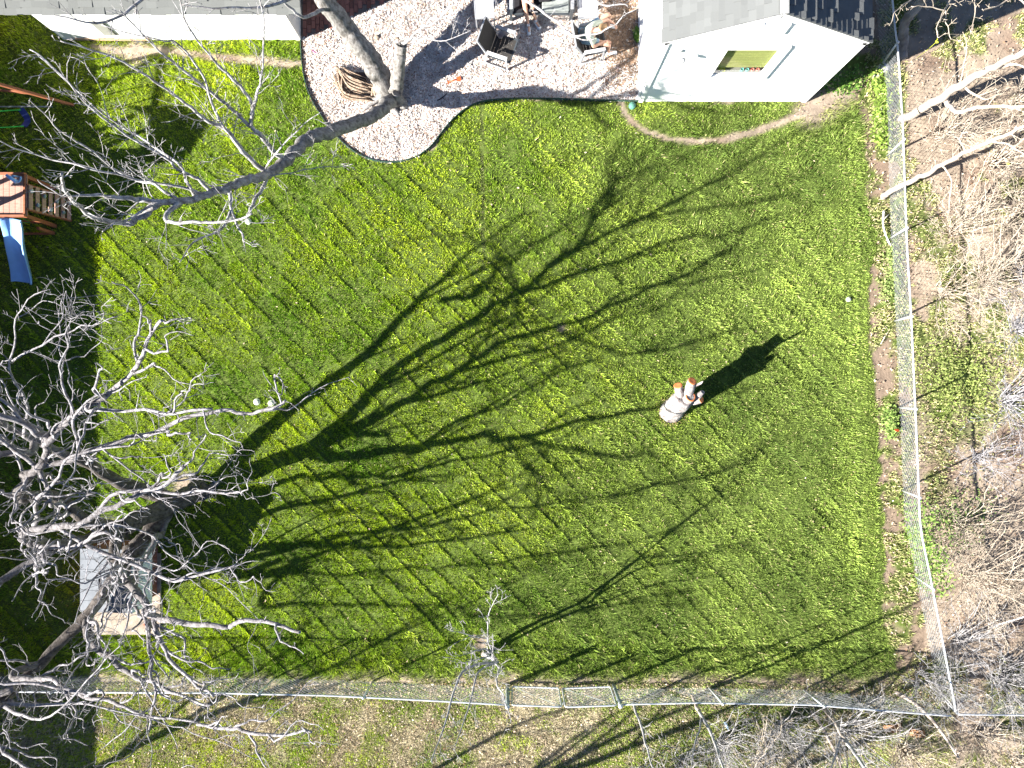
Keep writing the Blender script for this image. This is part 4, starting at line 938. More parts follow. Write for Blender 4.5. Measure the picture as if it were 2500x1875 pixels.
    for k in range(14):
        a = G(925 + rnd.uniform(-14, 16), 190 + rnd.uniform(-12, 20), .25 + rnd.uniform(0, .2)); e_ = G(925 + rnd.uniform(-25, 20), 235 + rnd.uniform(-8, 16), .03)
        m.tube([a, (a + e_) / 2 + Vector((rnd.uniform(-.05, .05), 0, .05)), e_], [.02, .035, .02], 5)
    q = m.build('exposed_heartwood', M['heartwood'], T.t); q.location = -T.base
patio_tree()

# --- smaller upright trees
def small_tree(label, cpx, stems, seed, tm, wm, length=.6, spacing=.2, lvl=1, name='bare_tree', group=None, up=.3, maxr=.014, rmin=.0055, curl=.22, t0=.25, cat='tree'):
    base = G(*cpx); T = Tree(name, label, cat, (base.x, base.y, 0), tm, wm, seed, group, wave=.014)
    for st in stems:
        c = [(G(x, y, h) if mode == 'I' else S(x, y, h), r_) for (mode, x, y, h, r_) in st]
        P, Rr = T.limb(c, st[0][4] > .02)
        T.spray(P, Rr, lvl, length, spacing, t0=t0, spread=.8, up=up, rmin=rmin, curl=curl, kids=2, maxr=maxr)
    T.done(); return T
small_tree('slender forked bare tree straddling the bottom fence left of the gate', (1180, 1592),
    [[('I', 1180, 1596, -.05, 0.060), ('S', 1280, 1535, .55, 0.045), ('S', 1400, 1477, 1.15, 0.036), ('S', 1515, 1400, 1.8, 0.027), ('S', 1620, 1310, 2.5, 0.019), ('S', 1700, 1250, 3.1, 0.012), ('S', 1800, 1200, 3.7, 0.007)],
     [('I', 1180, 1596, -.05, 0.048), ('S', 1300, 1540, .6, 0.036), ('S', 1440, 1480, 1.3, 0.027), ('S', 1540, 1445, 1.9, 0.021), ('S', 1640, 1420, 2.4, 0.016), ('S', 1760, 1405, 3.0, 0.008)],
     [('S', 1440, 1470, 1.3, 0.030), ('I', 1130, 1640, 2.4, 0.027), ('I', 1090, 1760, 3.4, 0.017), ('I', 1050, 1860, 4.3, 0.008)],
     [('S', 1430, 1476, 1.25, 0.030), ('I', 1170, 1640, 2.2, 0.021), ('I', 1145, 1720, 3.0, 0.015), ('I', 1110, 1830, 4.0, 0.007)],
     [('S', 1515, 1400, 1.8, 0.018), ('I', 1190, 1560, 3.2, 0.015), ('I', 1195, 1500, 3.8, 0.008), ('I', 1215, 1450, 4.2, 0.006)],
     [('I', 1190, 1560, 3.2, 0.012), ('I', 1120, 1545, 3.6, 0.007), ('I', 1085, 1530, 3.9, 0.006)],
     [('S', 1515, 1400, 1.8, 0.015), ('S', 1540, 1360, 2.3, 0.011), ('S', 1640, 1290, 2.9, 0.006)]],
    21, M['trunk_tan'], M['bark_twig'], .55, .15, lvl=2, maxr=.011)
small_tree('pale smooth tree rising beside the right fence near the outbuilding, leaning right', (2200, 292),
    [[('I', 2198, 293, -.05, .11), ('I', 2262, 258, 1.0, .10), ('I', 2344, 208, 2.2, .088), ('I', 2420, 165, 3.2, .075), ('I', 2500, 127, 4.2, .06), ('I', 2600, 60, 5.4, .04)],
     [('I', 2300, 240, 1.5, .055), ('I', 2335, 270, 1.55, .05), ('I', 2400, 262, 1.9, .04), ('I', 2500, 258, 2.4, .03), ('I', 2600, 250, 3.0, .02)],
     [('I', 2344, 208, 2.2, .02), ('I', 2350, 170, 2.7, .014), ('I', 2362, 120, 3.2, .009), ('I', 2350, 80, 3.5, .006)],
     [('I', 2350, 207, 2.2, .03), ('I', 2380, 230, 2.3, .022), ('I', 2410, 246, 2.5, .012)],
     [('I', 2440, 165, 3.3, .03), ('I', 2480, 158, 3.6, .022), ('I', 2520, 170, 3.9, .012)]],
    31, M['trunk_tan'], M['twig_tan'], .55, .25, t0=.4)
small_tree('slim pale tree curving up over the right fence below the first one', (2158, 482),
    [[('I', 2156, 482, -.05, .075), ('I', 2165, 470, .3, .07), ('I', 2223, 443, 1.3, .06), ('I', 2291, 407, 2.3, .05), ('I', 2359, 371, 3.1, .042), ('I', 2440, 335, 4.0, .034), ('I', 2520, 305, 4.8, .025)],
     [('I', 2300, 403, 2.4, .02), ('I', 2320, 440, 2.5, .013), ('I', 2318, 520, 2.5, .008)],
     [('I', 2359, 371, 3.1, .02), ('I', 2340, 340, 3.3, .014), ('I', 2310, 325, 3.5, .008)],
     [('I', 2420, 345, 3.8, .018), ('I', 2480, 360, 4.0, .012), ('I', 2520, 400, 4.2, .008)]],
    32, M['trunk_tan'], M['twig_tan'], .6, .22, t0=.4)
small_tree('dark grey curved trunk in the shade at the top right corner, with budding twigs', (2196, 130),
    [[('I', 2200, 140, -.05, .13), ('I', 2204, 95, .3, .12), ('I', 2212, 50, .8, .11), ('I', 2245, 10, 1.4, .10), ('I', 2290, -60, 2.4, .08), ('I', 2330, -140, 3.6, .06)],
     [('I', 2330, -140, 3.6, .04), ('I', 2330, -40, 4.4, .022), ('I', 2308, 25, 4.9, .014), ('I', 2285, 68, 5.2, .009), ('I', 2296, 92, 5.3, .006)],
     [('I', 2330, -140, 3.6, .04), ('I', 2270, -50, 4.4, .02), ('I', 2220, 0, 4.9, .012), ('I', 2185, 32, 5.2, .007), ('I', 2172, 62, 5.3, .005)],
     [('I', 2308, 25, 4.9, .012), ('I', 2262, 16, 5.1, .009), ('I', 2225, 14, 5.2, .006)],
     [('I', 2308, 25, 4.9, .012), ('I', 2312, 60, 5.1, .008), ('I', 2320, 95, 5.2, .005)],
     [('I', 2330, -140, 3.6, .035), ('I', 2375, -20, 4.4, .016), ('I', 2380, 30, 4.8, .010), ('I', 2370, 75, 5.0, .006)],
     [('I', 2330, -140, 3.6, .035), ('I', 2460, -30, 4.6, .02), ('I', 2440, 10, 4.9, .012), ('I', 2400, 25, 5.1, .007)],
     [('I', 2460, -30, 4.6, .02), ('I', 2500, 10, 4.9, .014), ('I', 2540, 40, 5.1, .01)]],
    33, M['bark_pale'], M['twig_tan'], .30, .2, t0=.3, lvl=1, maxr=.008, rmin=.0045)
small_tree('young thin tree just outside the bottom fence, right of the gate', (1690, 1700),
    [[('I', 1690, 1700, -.05, .05), ('I', 1712, 1745, .9, .042), ('I', 1745, 1815, 2.1, .032), ('I', 1770, 1885, 3.2, .024), ('I', 1800, 1960, 4.2, .015)],
     [('I', 1712, 1745, .9, .025), ('I', 1705, 1790, 1.6, .018), ('I', 1690, 1850, 2.4, .012), ('I', 1680, 1910, 3.0, .007)]], 51, M['trunk_tan'], M['bark_twig'], .6, .16, lvl=1, maxr=.010, group='young trees outside the bottom fence')
small_tree('young tree outside the bottom fence nearest the fence corner', (2010, 1722),
    [[('I', 2010, 1722, -.05, .06), ('I', 2040, 1765, .9, .052), ('I', 2080, 1830, 2.0, .04), ('I', 2125, 1900, 3.0, .03), ('I', 2170, 1980, 4.0, .02)],
     [('I', 2055, 1790, 1.3, .03), ('I', 2040, 1840, 2.0, .02), ('I', 2030, 1900, 2.8, .012)]], 52, M['trunk_tan'], M['bark_twig'], .6, .16, lvl=1, maxr=.010, group='young trees outside the bottom fence')
small_tree('slim young tree outside the bottom fence beside the right gate post', (1545, 1712),
    [[('I', 1545, 1712, -.05, .035), ('I', 1560, 1760, 1.0, .03), ('I', 1582, 1830, 2.1, .022), ('I', 1600, 1900, 3.2, .014)]], 53, M['trunk_tan'], M['bark_twig'], .5, .2, lvl=1, maxr=.009, group='young trees outside the bottom fence')
# trees whose crowns are outside the frame at lower left and below; only shadows and tips reach it
def offtree(label, x, y, hgt, r, lean, seed, spread=1.6, k=7, length=1.0):
    base = G(x, y); T = Tree('bare_tree', label, 'tree', (base.x, base.y, 0), M['bark_dark'], M['twig_grey'], seed, 'trees beyond the bottom fence')
    rr = random.Random(seed); top = base + Vector((lean[0], lean[1], hgt)); P0 = base + Vector((0, 0, -.1)); m1 = base.lerp(top, .35) + Vector((rr.uniform(-.15, .15), rr.uniform(-.15, .15), 0)); m2 = base.lerp(top, .7) + Vector((rr.uniform(-.25, .25), rr.uniform(-.25, .25), 0))
    P, Rr = T.limb([(P0, r * 1.2), (m1, r), (m2, r * .6), (top, .02)])
    T.spray(P, Rr, 1, length, .4, t0=.35, up=.4, maxr=.02)
    for i in range(k):
        f = .25 + .6 * i / k; j = int(f * (len(P) - 1)); a = rr.uniform(0, 6.28); d = Vector((math.cos(a), math.sin(a), 0)) * spread * rr.uniform(.6, 1.1)
        q = P[j]; Pk, Rk = T.limb([(q, Rr[j] * .6), (q + d * .5 + Vector((0, 0, hgt * .14)), Rr[j] * .4), (q + d + Vector((0, 0, hgt * .32)), .012)], False)
        T.spray(Pk, Rk, 1, length * .8, .3, t0=.2, up=.3, maxr=.016)
    T.done()
offtree('bare tree below the frame whose shadow stripes the dry grass left of the gate', 560, 2120, 5.5, .07, (.2, .3), 41, 1.2, 4, .6)
offtree('bare tree below the frame shading the dry grass under the gate', 700, 2140, 7.0, .11, (-.3, -.2), 42, 1.6, 5, .7)
offtree('bare tree at lower left outside the fence with shadow crossing under the gate', 880, 2110, 6.5, .10, (.5, .1), 43, 1.5, 5, .7)
offtree('bare tree beyond the lower left corner whose twigs fill that corner', 60, 1960, 6.0, .08, (.3, .6), 44, 2.2, 9, 1.1)
offtree('bare tree below the bottom edge shading the dry grass at the lower right', 1330, 2150, 7.5, .10, (.2, .1), 45, 1.8, 6, .8)

# ---------------------------------------------------------------- brush beyond the fences
def shrub(x, y, seed, n, hgt, rad, wm, label, r0=.011, lvl=1, sp=.20, lean=(0, 0), curl=.20, length=.45):
    base = G(x, y); T = Tree('bare_shrub', label, 'shrub', (base.x, base.y, 0), wm, wm, seed, 'bare shrubs beyond the fences'); rr = T.r
    for i in range(n):
        a = rr.uniform(0, 6.28); q = rad * math.sqrt(rr.random()); b0 = base + Vector((rr.gauss(0, .08), rr.gauss(0, .08), -.03))
        tip = base + Vector((math.cos(a) * q + lean[0], math.sin(a) * q + lean[1], hgt * rr.uniform(.45, 1.0)))
        mid = b0.lerp(tip, .5) + Vector((rr.gauss(0, .12), rr.gauss(0, .12), hgt * .12))
        P, Rr = T.limb([(b0, r0 * rr.uniform(.8, 1.6)), (mid, r0 * .8), (tip, .004)], i < 2, n=5, sides=5)
        T.spray(P, Rr, lvl, length, sp, t0=.25, spread=.8, up=.2, rmin=.0042, curl=curl, kids=1, maxr=r0 * .6)
    T.done()
SHR = [
 (2290, 330, 101, 9, 1.6, .9, 'twig_tan', 'tan twiggy shrub between the two pale trees right of the fence', .010),
 (2420, 400, 102, 9, 1.5, 1.0, 'twig_tan', 'tan twiggy shrub below the slim curving tree', .010),
 (2330, 560, 103, 12, 1.7, 1.1, 'twig_tan', 'tangled tan shrub right of the fence beside the peeled branch', .011),
 (2460, 560, 104, 10, 1.8, 1.1, 'twig_tan', 'tangled tan shrub at the right edge, level with the peeled branch', .011),
 (2400, 690, 105, 15, 1.9, 1.3, 'twig_tan', 'dense arching shrub right of the fence above the green weed patch', .013),
 (2300, 720, 106, 9, 1.2, .9, 'twig_tan', 'low twiggy shrub close to the fence above the green weed patch', .009),
 (2480, 800, 107, 12, 2.0, 1.2, 'twig_grey', 'grey twiggy shrub at the right edge above the green weed patch', .012),
 (2450, 980, 108, 11, 1.7, 1.1, 'twig_grey', 'grey shrub at the right edge beside the green weed patch', .012),
 (2380, 1120, 109, 7, 1.0, .7, 'twig_grey', 'small sparse shrub above the bare soil patch', .008),
 (2360, 1400, 110, 13, 1.7, 1.1, 'twig_tan', 'reddish tan shrub right of the fence below the bare soil patch', .011),
 (2460, 1420, 111, 10, 1.8, 1.1, 'twig_tan', 'twiggy shrub at the right edge below the bare soil patch', .012),
 (2330, 1560, 112, 9, 1.7, 1.1, 'bark_twig', 'pale shrub reaching over the lower right fence toward the lawn', .012),
 (2440, 1650, 113, 11, 1.8, 1.2, 'bark_twig', 'pale shrub at the right edge above the fence corner', .012),
 (2380, 1790, 114, 12, 1.6, 1.1, 'twig_tan', 'tan shrub below the fence corner by the orange rotten wood', .011),
 (2200, 1830, 115, 12, 1.6, 1.1, 'twig_tan', 'tan shrub at the bottom edge below the orange rotten wood', .011),
 (2050, 1780, 116, 10, 1.8, 1.1, 'bark_twig', 'pale shrub just outside the bottom fence left of the fence corner', .012),
 (1900, 1770, 117, 10, 1.7, 1.0, 'bark_twig', 'pale shrub outside the bottom fence near the blue bottle', .012),
 (1760, 1800, 118, 10, 1.6, 1.0, 'bark_twig', 'pale shrub outside the bottom fence right of the gate', .011),
 (1850, 1850, 119, 10, 1.3, 1.0, 'twig_tan', 'tan shrub at the bottom edge right of centre', .010),
 (1660, 1860, 120, 7, 1.2, .8, 'bark_twig', 'small pale shrub at the bottom edge right of the gate', .010),
 (2480, 1860, 121, 10, 1.5, 1.1, 'twig_tan', 'tan shrub in the bottom right corner', .010),
 (2240, 1640, 122, 6, 1.6, .9, 'bark_twig', 'thin pale shrub inside the lower right fence corner', .009),
 (2470, 250, 123, 8, 1.6, .9, 'twig_tan', 'twiggy shrub at the right edge beside the pale leaning tree', .010),
 (2340, 1280, 124, 8, 1.3, .9, 'twig_tan', 'thin red tan shrub just right of the leafy vine on the fence', .009),
 (1560, 1880, 125, 5, 1.2, .7, 'bark_twig', 'sparse pale shrub at the bottom edge below the gate', .009),
]
for (x, y, sd_, n, h_, r_, wm, lb, r0) in SHR:
    shrub(x, y, sd_, int(n * 2.4) + 5, h_, r_ * 1.4, M[wm], lb, r0 * .85, sp=.13, length=.6)

# leafy vine and weed clumps
def leafy(name, pts, n, label, seed, zmax, spread, size=.035, cat='vine', tint=(.16, .26, .05)):
    r2 = np.random.RandomState(seed); P = np.array([[*G(a, b_)[:2]] for a, b_ in pts]); seg = r2.randint(0, max(1, len(P) - 1), n); f = r2.rand(n)[:, None]
    p = P[seg] * (1 - f) + P[np.minimum(seg + 1, len(P) - 1)] * f + r2.normal(0, spread, (n, 2)); z = r2.rand(n) ** 1.3 * zmax + .02
    a = r2.rand(n) * 6.28; t = r2.uniform(-.7, .7, n); s = size * (.6 + .8 * r2.rand(n))
    u = np.stack([np.cos(a) * np.cos(t), np.sin(a) * np.cos(t), np.sin(t)], 1) * s[:, None]; v = np.stack([-np.sin(a), np.cos(a), r2.uniform(-.4, .4, n)], 1) * (s * .5)[:, None]
    c = np.stack([p[:, 0], p[:, 1], z], 1); q = np.empty((n, 4, 3)); q[:, 0] = c - u; q[:, 1] = c + v; q[:, 2] = c + u; q[:, 3] = c - v
    col = np.array(tint) * (.55 + .9 * r2.rand(n)[:, None]); col = np.where((r2.rand(n) < .15)[:, None], np.array([.40, .44, .16]), col)
    b0 = Vector((*P[0], 0)); o_ = np_mesh(name, q.reshape(-1, 3) - np.array([b0.x, b0.y, 0]), 4, M['leaf'], np.repeat(col, 4, axis=0)); o_.location = b0; tag(o_, label, cat, None, 'stuff' if name == 'weed_clump' else None)
leafy('leafy_vine', [(2208, 1215), (2215, 1290), (2228, 1330), (2245, 1375), (2240, 1420)], 1500, 'leafy green vine climbing over the right fence', 5, 1.25, .12)
leafy('weed_clump', [(2140, 175), (2150, 230), (2145, 300), (2150, 350)], 1500, 'bright weed clump between outbuilding corner and right fence', 6, .18, .12, .04, 'weeds', (.20, .30, .05))
leafy('weed_clump', [(2165, 1000), (2172, 1060)], 700, 'rounded weed clump beside the right fence near the red flag', 7, .16, .10, .035, 'weeds', (.20, .30, .07))
leafy('weed_clump', [(2260, 850), (2340, 900), (2330, 980), (2400, 900), (2280, 960)], 3200, 'wide patch of yellow green weeds beyond the right fence', 8, .15, .38, .03, 'weeds', (.24, .30, .08))
leafy('weed_clump', [(2170, 600), (2180, 680), (2160, 730)], 700, 'thin weed clump along the right fence below the peeled branch', 9, .12, .12, .03, 'weeds', (.22, .30, .09))
leafy('weed_clump', [(1990, 190), (2060, 215), (2090, 180)], 900, 'dark grass clump in the outbuilding shade', 10, .14, .16, .035, 'weeds', (.10, .2, .03))
leafy('green_plant', [(1556, 78), (1557, 100)], 420, 'small green plant against the left wall of the outbuilding', 12, .16, .045, .04, 'plant', (.10, .22, .03))
leafy('weed_clump', [(2280, 1250), (2350, 1300), (2400, 1230)], 900, 'scattered dark green weeds beyond the fence vine', 13, .12, .3, .03, 'weeds', (.12, .2, .05))

# ---------------------------------------------------------------- tall cut stump on the lawn
def stump():
    b0 = G(1640, 1003); t = empty('cut_stump', b0, 0, 'tall pale tree stump with orange cut limb stubs standing on the lawn', 'stump')
    m = MB()
    def w(x, y, h): return G(x, y, h * .88) - b0
    m.tube(smooth_poly([tuple(w(1639, 1003, -.05)), tuple(w(1643, 1000, .12)), tuple(w(1650, 993, .45)), tuple(w(1660, 982, .85)), tuple(w(1668, 972, 1.12)), tuple(w(1671, 969, 1.2))], 4), [.31, .30, .295, .28, .28, .27, .265, .26, .255, .255, .25, .25, .25, .25, .245, .24, .24, .235, .23, .21, .15], 20, wob=.07)
    m.tube([w(1650, 1010, -.03), w(1650, 1004, .12), w(1656, 990, .4)], [.15, .17, .15], 10, wob=.1)
    m.build('trunk', M['stump_bark'], t)
    def stub(pts, r, cut, hollow=None):
        m = MB(); P = [w(*p) for p in pts]; P = [Vector(q) for q in smooth_poly([tuple(p) for p in P], 4)]; n = len(P)
        m.tube(P, [r * 1.25 - (r * .25) * i / (n - 1) for i in range(n)], 14, wob=.03); s_ = m.build('limb_stub', M['stump_bark'], t)
        d = (P[-1] - P[-2]).normalized(); q = d.to_track_quat('Z', 'Y').to_matrix(); q2 = q
        c = MB(); c.lathe([(r * 1.02, -.01), (r * 1.0, .004), (r * .85, .008), (r * .45, .004 if not hollow else -.02), (0, .006 if not hollow else -.03)], P[-1], 18, q2); c.build('cut_face', M['fungus'], s_)
    stub([(1664, 972, .95), (1660, 960, 1.22), (1655, 941, 1.42)], .10, 1)
    stub([(1672, 972, .9), (1682, 955, 1.35), (1688, 934, 1.62), (1690, 930, 1.68)], .10, 1)
    stub([(1670, 980, .9), (1679, 974, 1.2), (1686, 968, 1.38)], .125, 1, True)
    stub([(1680, 980, .9), (1700, 978, 1.1), (1712, 975, 1.22)], .085, 1)
    m = MB(); m.tube([w(1690, 975, 1.0), w(1706, 966, 1.25), w(1716, 957, 1.4)], [.09, .08, .055], 10, wob=.1); m.build('broken_limb', M['stump_bark'], t)
    m = MB(); m.tube([w(1690, 945, 1.4), w(1712, 935, 1.8), w(1716, 931, 2.05)], [.04, .028, .008], 7, wob=.15); m.build('splinter', M['stump_bark'], t)
    m = MB()
    for k in range(90):
        a = rnd.uniform(0, 6.28); q = Vector((math.cos(a), math.sin(a), 0)) * rnd.uniform(.24, .40); m.tube([q, q * 1.1 + Vector((rnd.uniform(-.05, .05), rnd.uniform(-.05, .05), rnd.uniform(.08, .2)))], [.006, .003], 3)
    m.build('straw_tufts', M['dead_stem'], t)
    g = G(1628, 998); m = MB(); m.tube([(0, 0, .05), (-.06, -.01, .07), (-.12, -.03, .05), (-.19, -.05, .03)], [.008, .008, .007, .006], 5)
    tag(m.build('dry_stick', M['dead_stem'], loc=g), 'short dry stick lying at the left foot of the stump', 'stick')
stump()

# ---------------------------------------------------------------- play set
def playset():
    b0 = Vector((-12.2, 4.6, 0)); t = empty('play_set', b0, 0, 'redwood play set with blue slide, climbing wall and swing frame at the left edge', 'play set')
    W = lambda x, y, z: (x - b0.x, y - b0.y, z)
    dh = 1.20
    m = MB(); x = -14.0
    while x < -11.56: m.box(W(x + .07, 4.47, dh - .012), (.13, .98, .024)); x += .14
    m.build('deck', M['deck'], t)
    # rails and beams round the deck
    m = MB()
    m.bar(W(-14.0, 4.97, dh + .02), W(-11.50, 4.97, dh + .02), .04, .12); m.bar(W(-14.0, 3.97, dh + .02), W(-11.50, 3.97, dh + .02), .04, .12)
    m.box(W(-11.53, 4.47, dh - .02), (.045, .96, .12)); m.build('deck_frame', M['redwood'], t)
    for (x, y, z1) in ((-11.58, 4.94, dh + .02), (-11.58, 4.0, dh + .02), (-12.75, 4.94, 2.45), (-12.75, 4.0, 2.45), (-13.9, 4.94, 2.45), (-13.9, 4.0, 2.45)):
        m = MB(); m.box(W(x, y, z1 / 2), (.085, .085, z1)); m.build('post', M['redwood'], t)
    m = MB()
    m.bar(W(-13.9, 4.97, 1.75), W(-12.75, 4.97, 1.75), .03, .09)
    for k in range(6): m.box(W(-13.8 + k * .19, 4.97, 1.50), (.07, .025, .5))
    m.build('railing', M['redwood'], t); m = MB()
    m.bar(W(-13.9, 3.97, 1.75), W(-12.75, 3.97, 1.75), .03, .09)
    for k in range(6): m.box(W(-13.8 + k * .19, 3.97, 1.50), (.07, .025, .5))
    m.build('railing', M['redwood'], t)
    m = MB(); m._add([W(-14.0, 3.75, 2.42), W(-12.65, 3.75, 2.42), W(-12.65, 4.47, 2.85), W(-14.0, 4.47, 2.85), W(-12.65, 5.2, 2.42), W(-14.0, 5.2, 2.42)], [(0, 1, 2, 3), (3, 2, 4, 5)]); o = m.build('canopy', M['green_lid'], t)
    sm = o.modifiers.new('solid', 'SOLIDIFY'); sm.thickness = .02
    # climbing wall: two stringers and seven planks, leaning from deck edge to the ground
    top0 = Vector((-11.50, 4.72, dh)); bot0 = Vector((-11.19, 4.70, .0)); top1 = Vector((-11.50, 4.14, dh)); bot1 = Vector((-11.19, 4.14, .0))
    m = MB()
    for a, c in ((top0, bot0), (top1, bot1)): m.bar(W(*a), W(*c), .045, .085, up=(1, 0, .3))
    m.build('stringer', M['redwood'], t)
    holds = [(0, .25, 1), (1, .75, 0), (2, .3, 0), (3, .8, 1), (4, .35, 0), (5, .75, 0), (6, .25, 1)]
    for k in range(7):
        f = (k + .45) / 7; a = top0.lerp(bot0, f); c = top1.lerp(bot1, f); off = Vector((.045, 0, .012))
        m = MB(); m.bar(W(*(a + off)), W(*(c + off)), .105, .024, up=(top0 - bot0).cross(Vector((0, 1, 0))))
        pl = m.build('plank', M['deck'], t)
        kk, fy, lt = holds[k]; h = a.lerp(c, fy) + off + Vector((.035, 0, .02)); m = MB(); m.blob(W(*h), .05, (.7, 1, .9), seed=k, wob=.25); m.build('climbing_hold', M['hold'] if lt else M['galv_post'], pl)
    # slide
    cl = [(-11.82, 3.92, 1.17), (-11.88, 3.65, 1.0), (-12.02, 3.35, .72), (-12.15, 3.05, .42), (-12.24, 2.78, .20), (-12.28, 2.56, .12)]
    q = [Vector(p) for p in smooth_poly(cl, 4)]; m = MB(); prof = [(-.26, .10), (-.24, .12), (-.21, .01), (0, -.01), (.21, .01), (.24, .12), (.26, .10)]; vs = []
    for i, p in enumerate(q):
        d = (q[min(i + 1, len(q) - 1)] - q[max(i - 1, 0)]).normalized(); s_ = d.cross(Vector((0, 0, 1))).normalized(); u = s_.cross(d)
        for (a, z) in prof: vs.append(Vector(W(*(p + s_ * a + u * z))))
    n = len(prof); m._add(vs, [(i * n + j, i * n + j + 1, (i + 1) * n + j + 1, (i + 1) * n + j) for i in range(len(q) - 1) for j in range(n - 1)], True)
    o = m.build('slide', M['blue_plastic'], t); sm = o.modifiers.new('solid', 'SOLIDIFY'); sm.thickness = .018; sm.offset = 1
    # telescope on the rail
    m = MB(); m.tube([W(-11.76, 4.86, 1.50), W(-11.58, 4.72, 1.40)], [.035, .05], 12); o = m.build('telescope', M['blue_plastic'], t)
    m = MB(); m.tube([W(*(Vector((-11.62, 4.83, 1.35)) + Vector((math.cos(a) * .10, math.sin(a) * .10, 0)))) for a in np.linspace(2.6, 6.6, 12)], .022, 8); m.tube([W(-11.66, 4.9, 1.24), W(-11.66, 4.86, 1.42)], .02, 8); m.build('mount', M['blue_plastic'], o)
    # lower ground beams and trapeze
    m = MB(); m.bar(W(-13.6, 4.10, .62), W(-11.72, 4.00, .40), .05, .08); m.box(W(-11.62, 3.82, .30), (.07, .07, .60)); m.bar(W(-13.2, 3.80, .05), W(-11.62, 3.80, .05), .05, .05); m.build('brace_beam', M['redwood'], t)
    m = MB(); c = Vector((-12.0, 4.02, .55)); m.tube([W(*(c + Vector((math.cos(a) * .14, math.sin(a) * .08, math.sin(a) * .1)))) for a in (1.57, 3.67, 5.76, 1.57)], .009, 6); m.build('trapeze_ring', M['green_rope'], t)
    # swing A-frame
    ap = Vector((-12.15, 6.95, 1.9)); ft = Vector(G(179, 257)); ft2 = Vector((-13.4, 7.3, 0)); ap2 = Vector((-12.75, 5.0, 2.05))
    m = MB(); m.bar(W(*(ap + Vector((-.1, .15, .05)))), W(*ap2), .085, .11); m.build('swing_beam', M['redwood'], t)
    for f_ in (ft, ft2): m = MB(); m.bar(W(*f_), W(*(ap + (ap - f_).normalized() * .06)), .085, .06, up=(0, 1, 0)); m.build('swing_leg', M['redwood'], t)
    m = MB(); m.bar(W(*ft.lerp(ap, .45)), W(*ft2.lerp(ap, .45)), .03, .09); m.build('cross_brace', M['redwood'], t)
    m = MB(); m.bar(W(-13.3, 6.97, .16), W(-11.55, 6.97, .16), .03, .03); m.build('ground_bar', M['galv_post'], t)
    shift_ = None
    # swing seat with ropes
    s1 = Vector(G(52, 268, .45)); s2 = Vector(G(60, 308, .45)); h1 = Vector((-12.50, 6.35, 2.0)); h2 = Vector((-12.60, 5.85, 2.0))
    h1 = ap.lerp(ap2, .42); h2 = ap.lerp(ap2, .62)
    sw = empty('swing', (s1 + s2) / 2 - Vector((0, 0, 0)), 0, 'dark blue swing seat hanging on two bright green ropes', 'swing'); c = sw.location.copy()
    for a, e_ in ((h1, s1), (h2, s2)): m = MB(); m.tube([a - c, (a + e_) / 2 - c + Vector((0, 0, -.02)), e_ - c], .014, 6); m.build('rope', M['green_rope'], sw)
    m = MB(); pts = [s1 - c + Vector((0, .02, .03)), (s1 - c).lerp(s2 - c, .25) + Vector((.04, 0, -.05)), (s1 - c).lerp(s2 - c, .5) + Vector((.06, 0, -.08)), (s1 - c).lerp(s2 - c, .75) + Vector((.04, 0, -.05)), s2 - c + Vector((0, -.02, .03))]
    pts = smooth_poly([tuple(p) for p in pts], 3)
    for a, e_ in zip(pts[:-1], pts[1:]): m.bar(a, e_, .15, .015)
    m.build('seat', M['blue_dark'], sw)
playset()

# ---------------------------------------------------------------- patio furniture
def arm_chair(loc, yaw, label):
    """low armchair: seat faces local +X"""
    t = empty('patio_armchair', loc, yaw, label, 'armchair', 'dark sling armchairs')
    W_, D, sh, ah = .62, .56, .36, .60
    m = MB(); n = 6
    for k in range(n): m.box((-.22 + (k + .5) * D / n, 0, sh - .02 * (n - k) / n), (D / n - .006, W_ - .08, .02))
    m.build('seat', M['sling'], t)
    m = MB(); rot = Matrix.Rotation(R(-24), 3, 'Y')
    m.box((-.34, 0, .66), (.025, W_ - .04, .62), rot); m.build('backrest', M['sling'], t)
    m = MB(); 
    for s_ in (-1, 1): m.bar((-.22, s_ * (W_ / 2), .36), (-.48, s_ * (W_ / 2), .96), .035, .035, up=(0, 1, 0))
    m.bar((-.475, -W_ / 2 - .015, .965), (-.475, W_ / 2 + .015, .965), .035, .04); m.build('back_frame', M['alu_grey'], t)
    m = MB(); m.box((.06, 0, sh - .05), (.56, .03, .03));
    for s_ in (-1, 1): m.bar((-.24, s_ * (W_ / 2 - .02), sh - .035), (.36, s_ * (W_ / 2 - .02), sh - .01), .035, .04)
    m.bar((.35, -W_ / 2, sh - .01), (.35, W_ / 2, sh - .01), .035, .04); m.build('seat_frame', M['alu_dark'], t)
    for s_ in (-1, 1):
        m = MB(); m.box((.03, s_ * (W_ / 2 + .03), ah), (.52, .085, .028)); m.build('armrest', M['slat_white'] if s_ < 0 else M['alu_grey'], t, bevel=.008)
        m = MB(); m.bar((.26, s_ * (W_ / 2 + .03), ah - .015), (.30, s_ * (W_ / 2 + .03), .0), .045, .035, up=(0, 1, 0)); m.bar((-.22, s_ * (W_ / 2 + .03), ah - .015), (-.30, s_ * (W_ / 2 + .03), .0), .045, .035, up=(0, 1, 0))
        m.tube([( -.3 + .6 * f, s_ * (W_ / 2 + .05), .03 + .12 * (1 - math.sin(f * math.pi)) * .0 + .02) for f in (0, .25, .5, .75, 1)], .018, 6); m.build('leg_frame', M['alu_grey'], t)
    return t
def ang(a, b): return math.atan2(b.y - a.y, b.x - a.x)
a0 = G(1183, 128, .6); a1 = G(1230, 147, .6); b0_ = G(1213, 64, .6); b1_ = G(1259, 77, .6)
c1 = (a0 + a1 + b0_ + b1_) / 4; y1 = ang((a0 + b0_) / 2, (a1 + b1_) / 2)
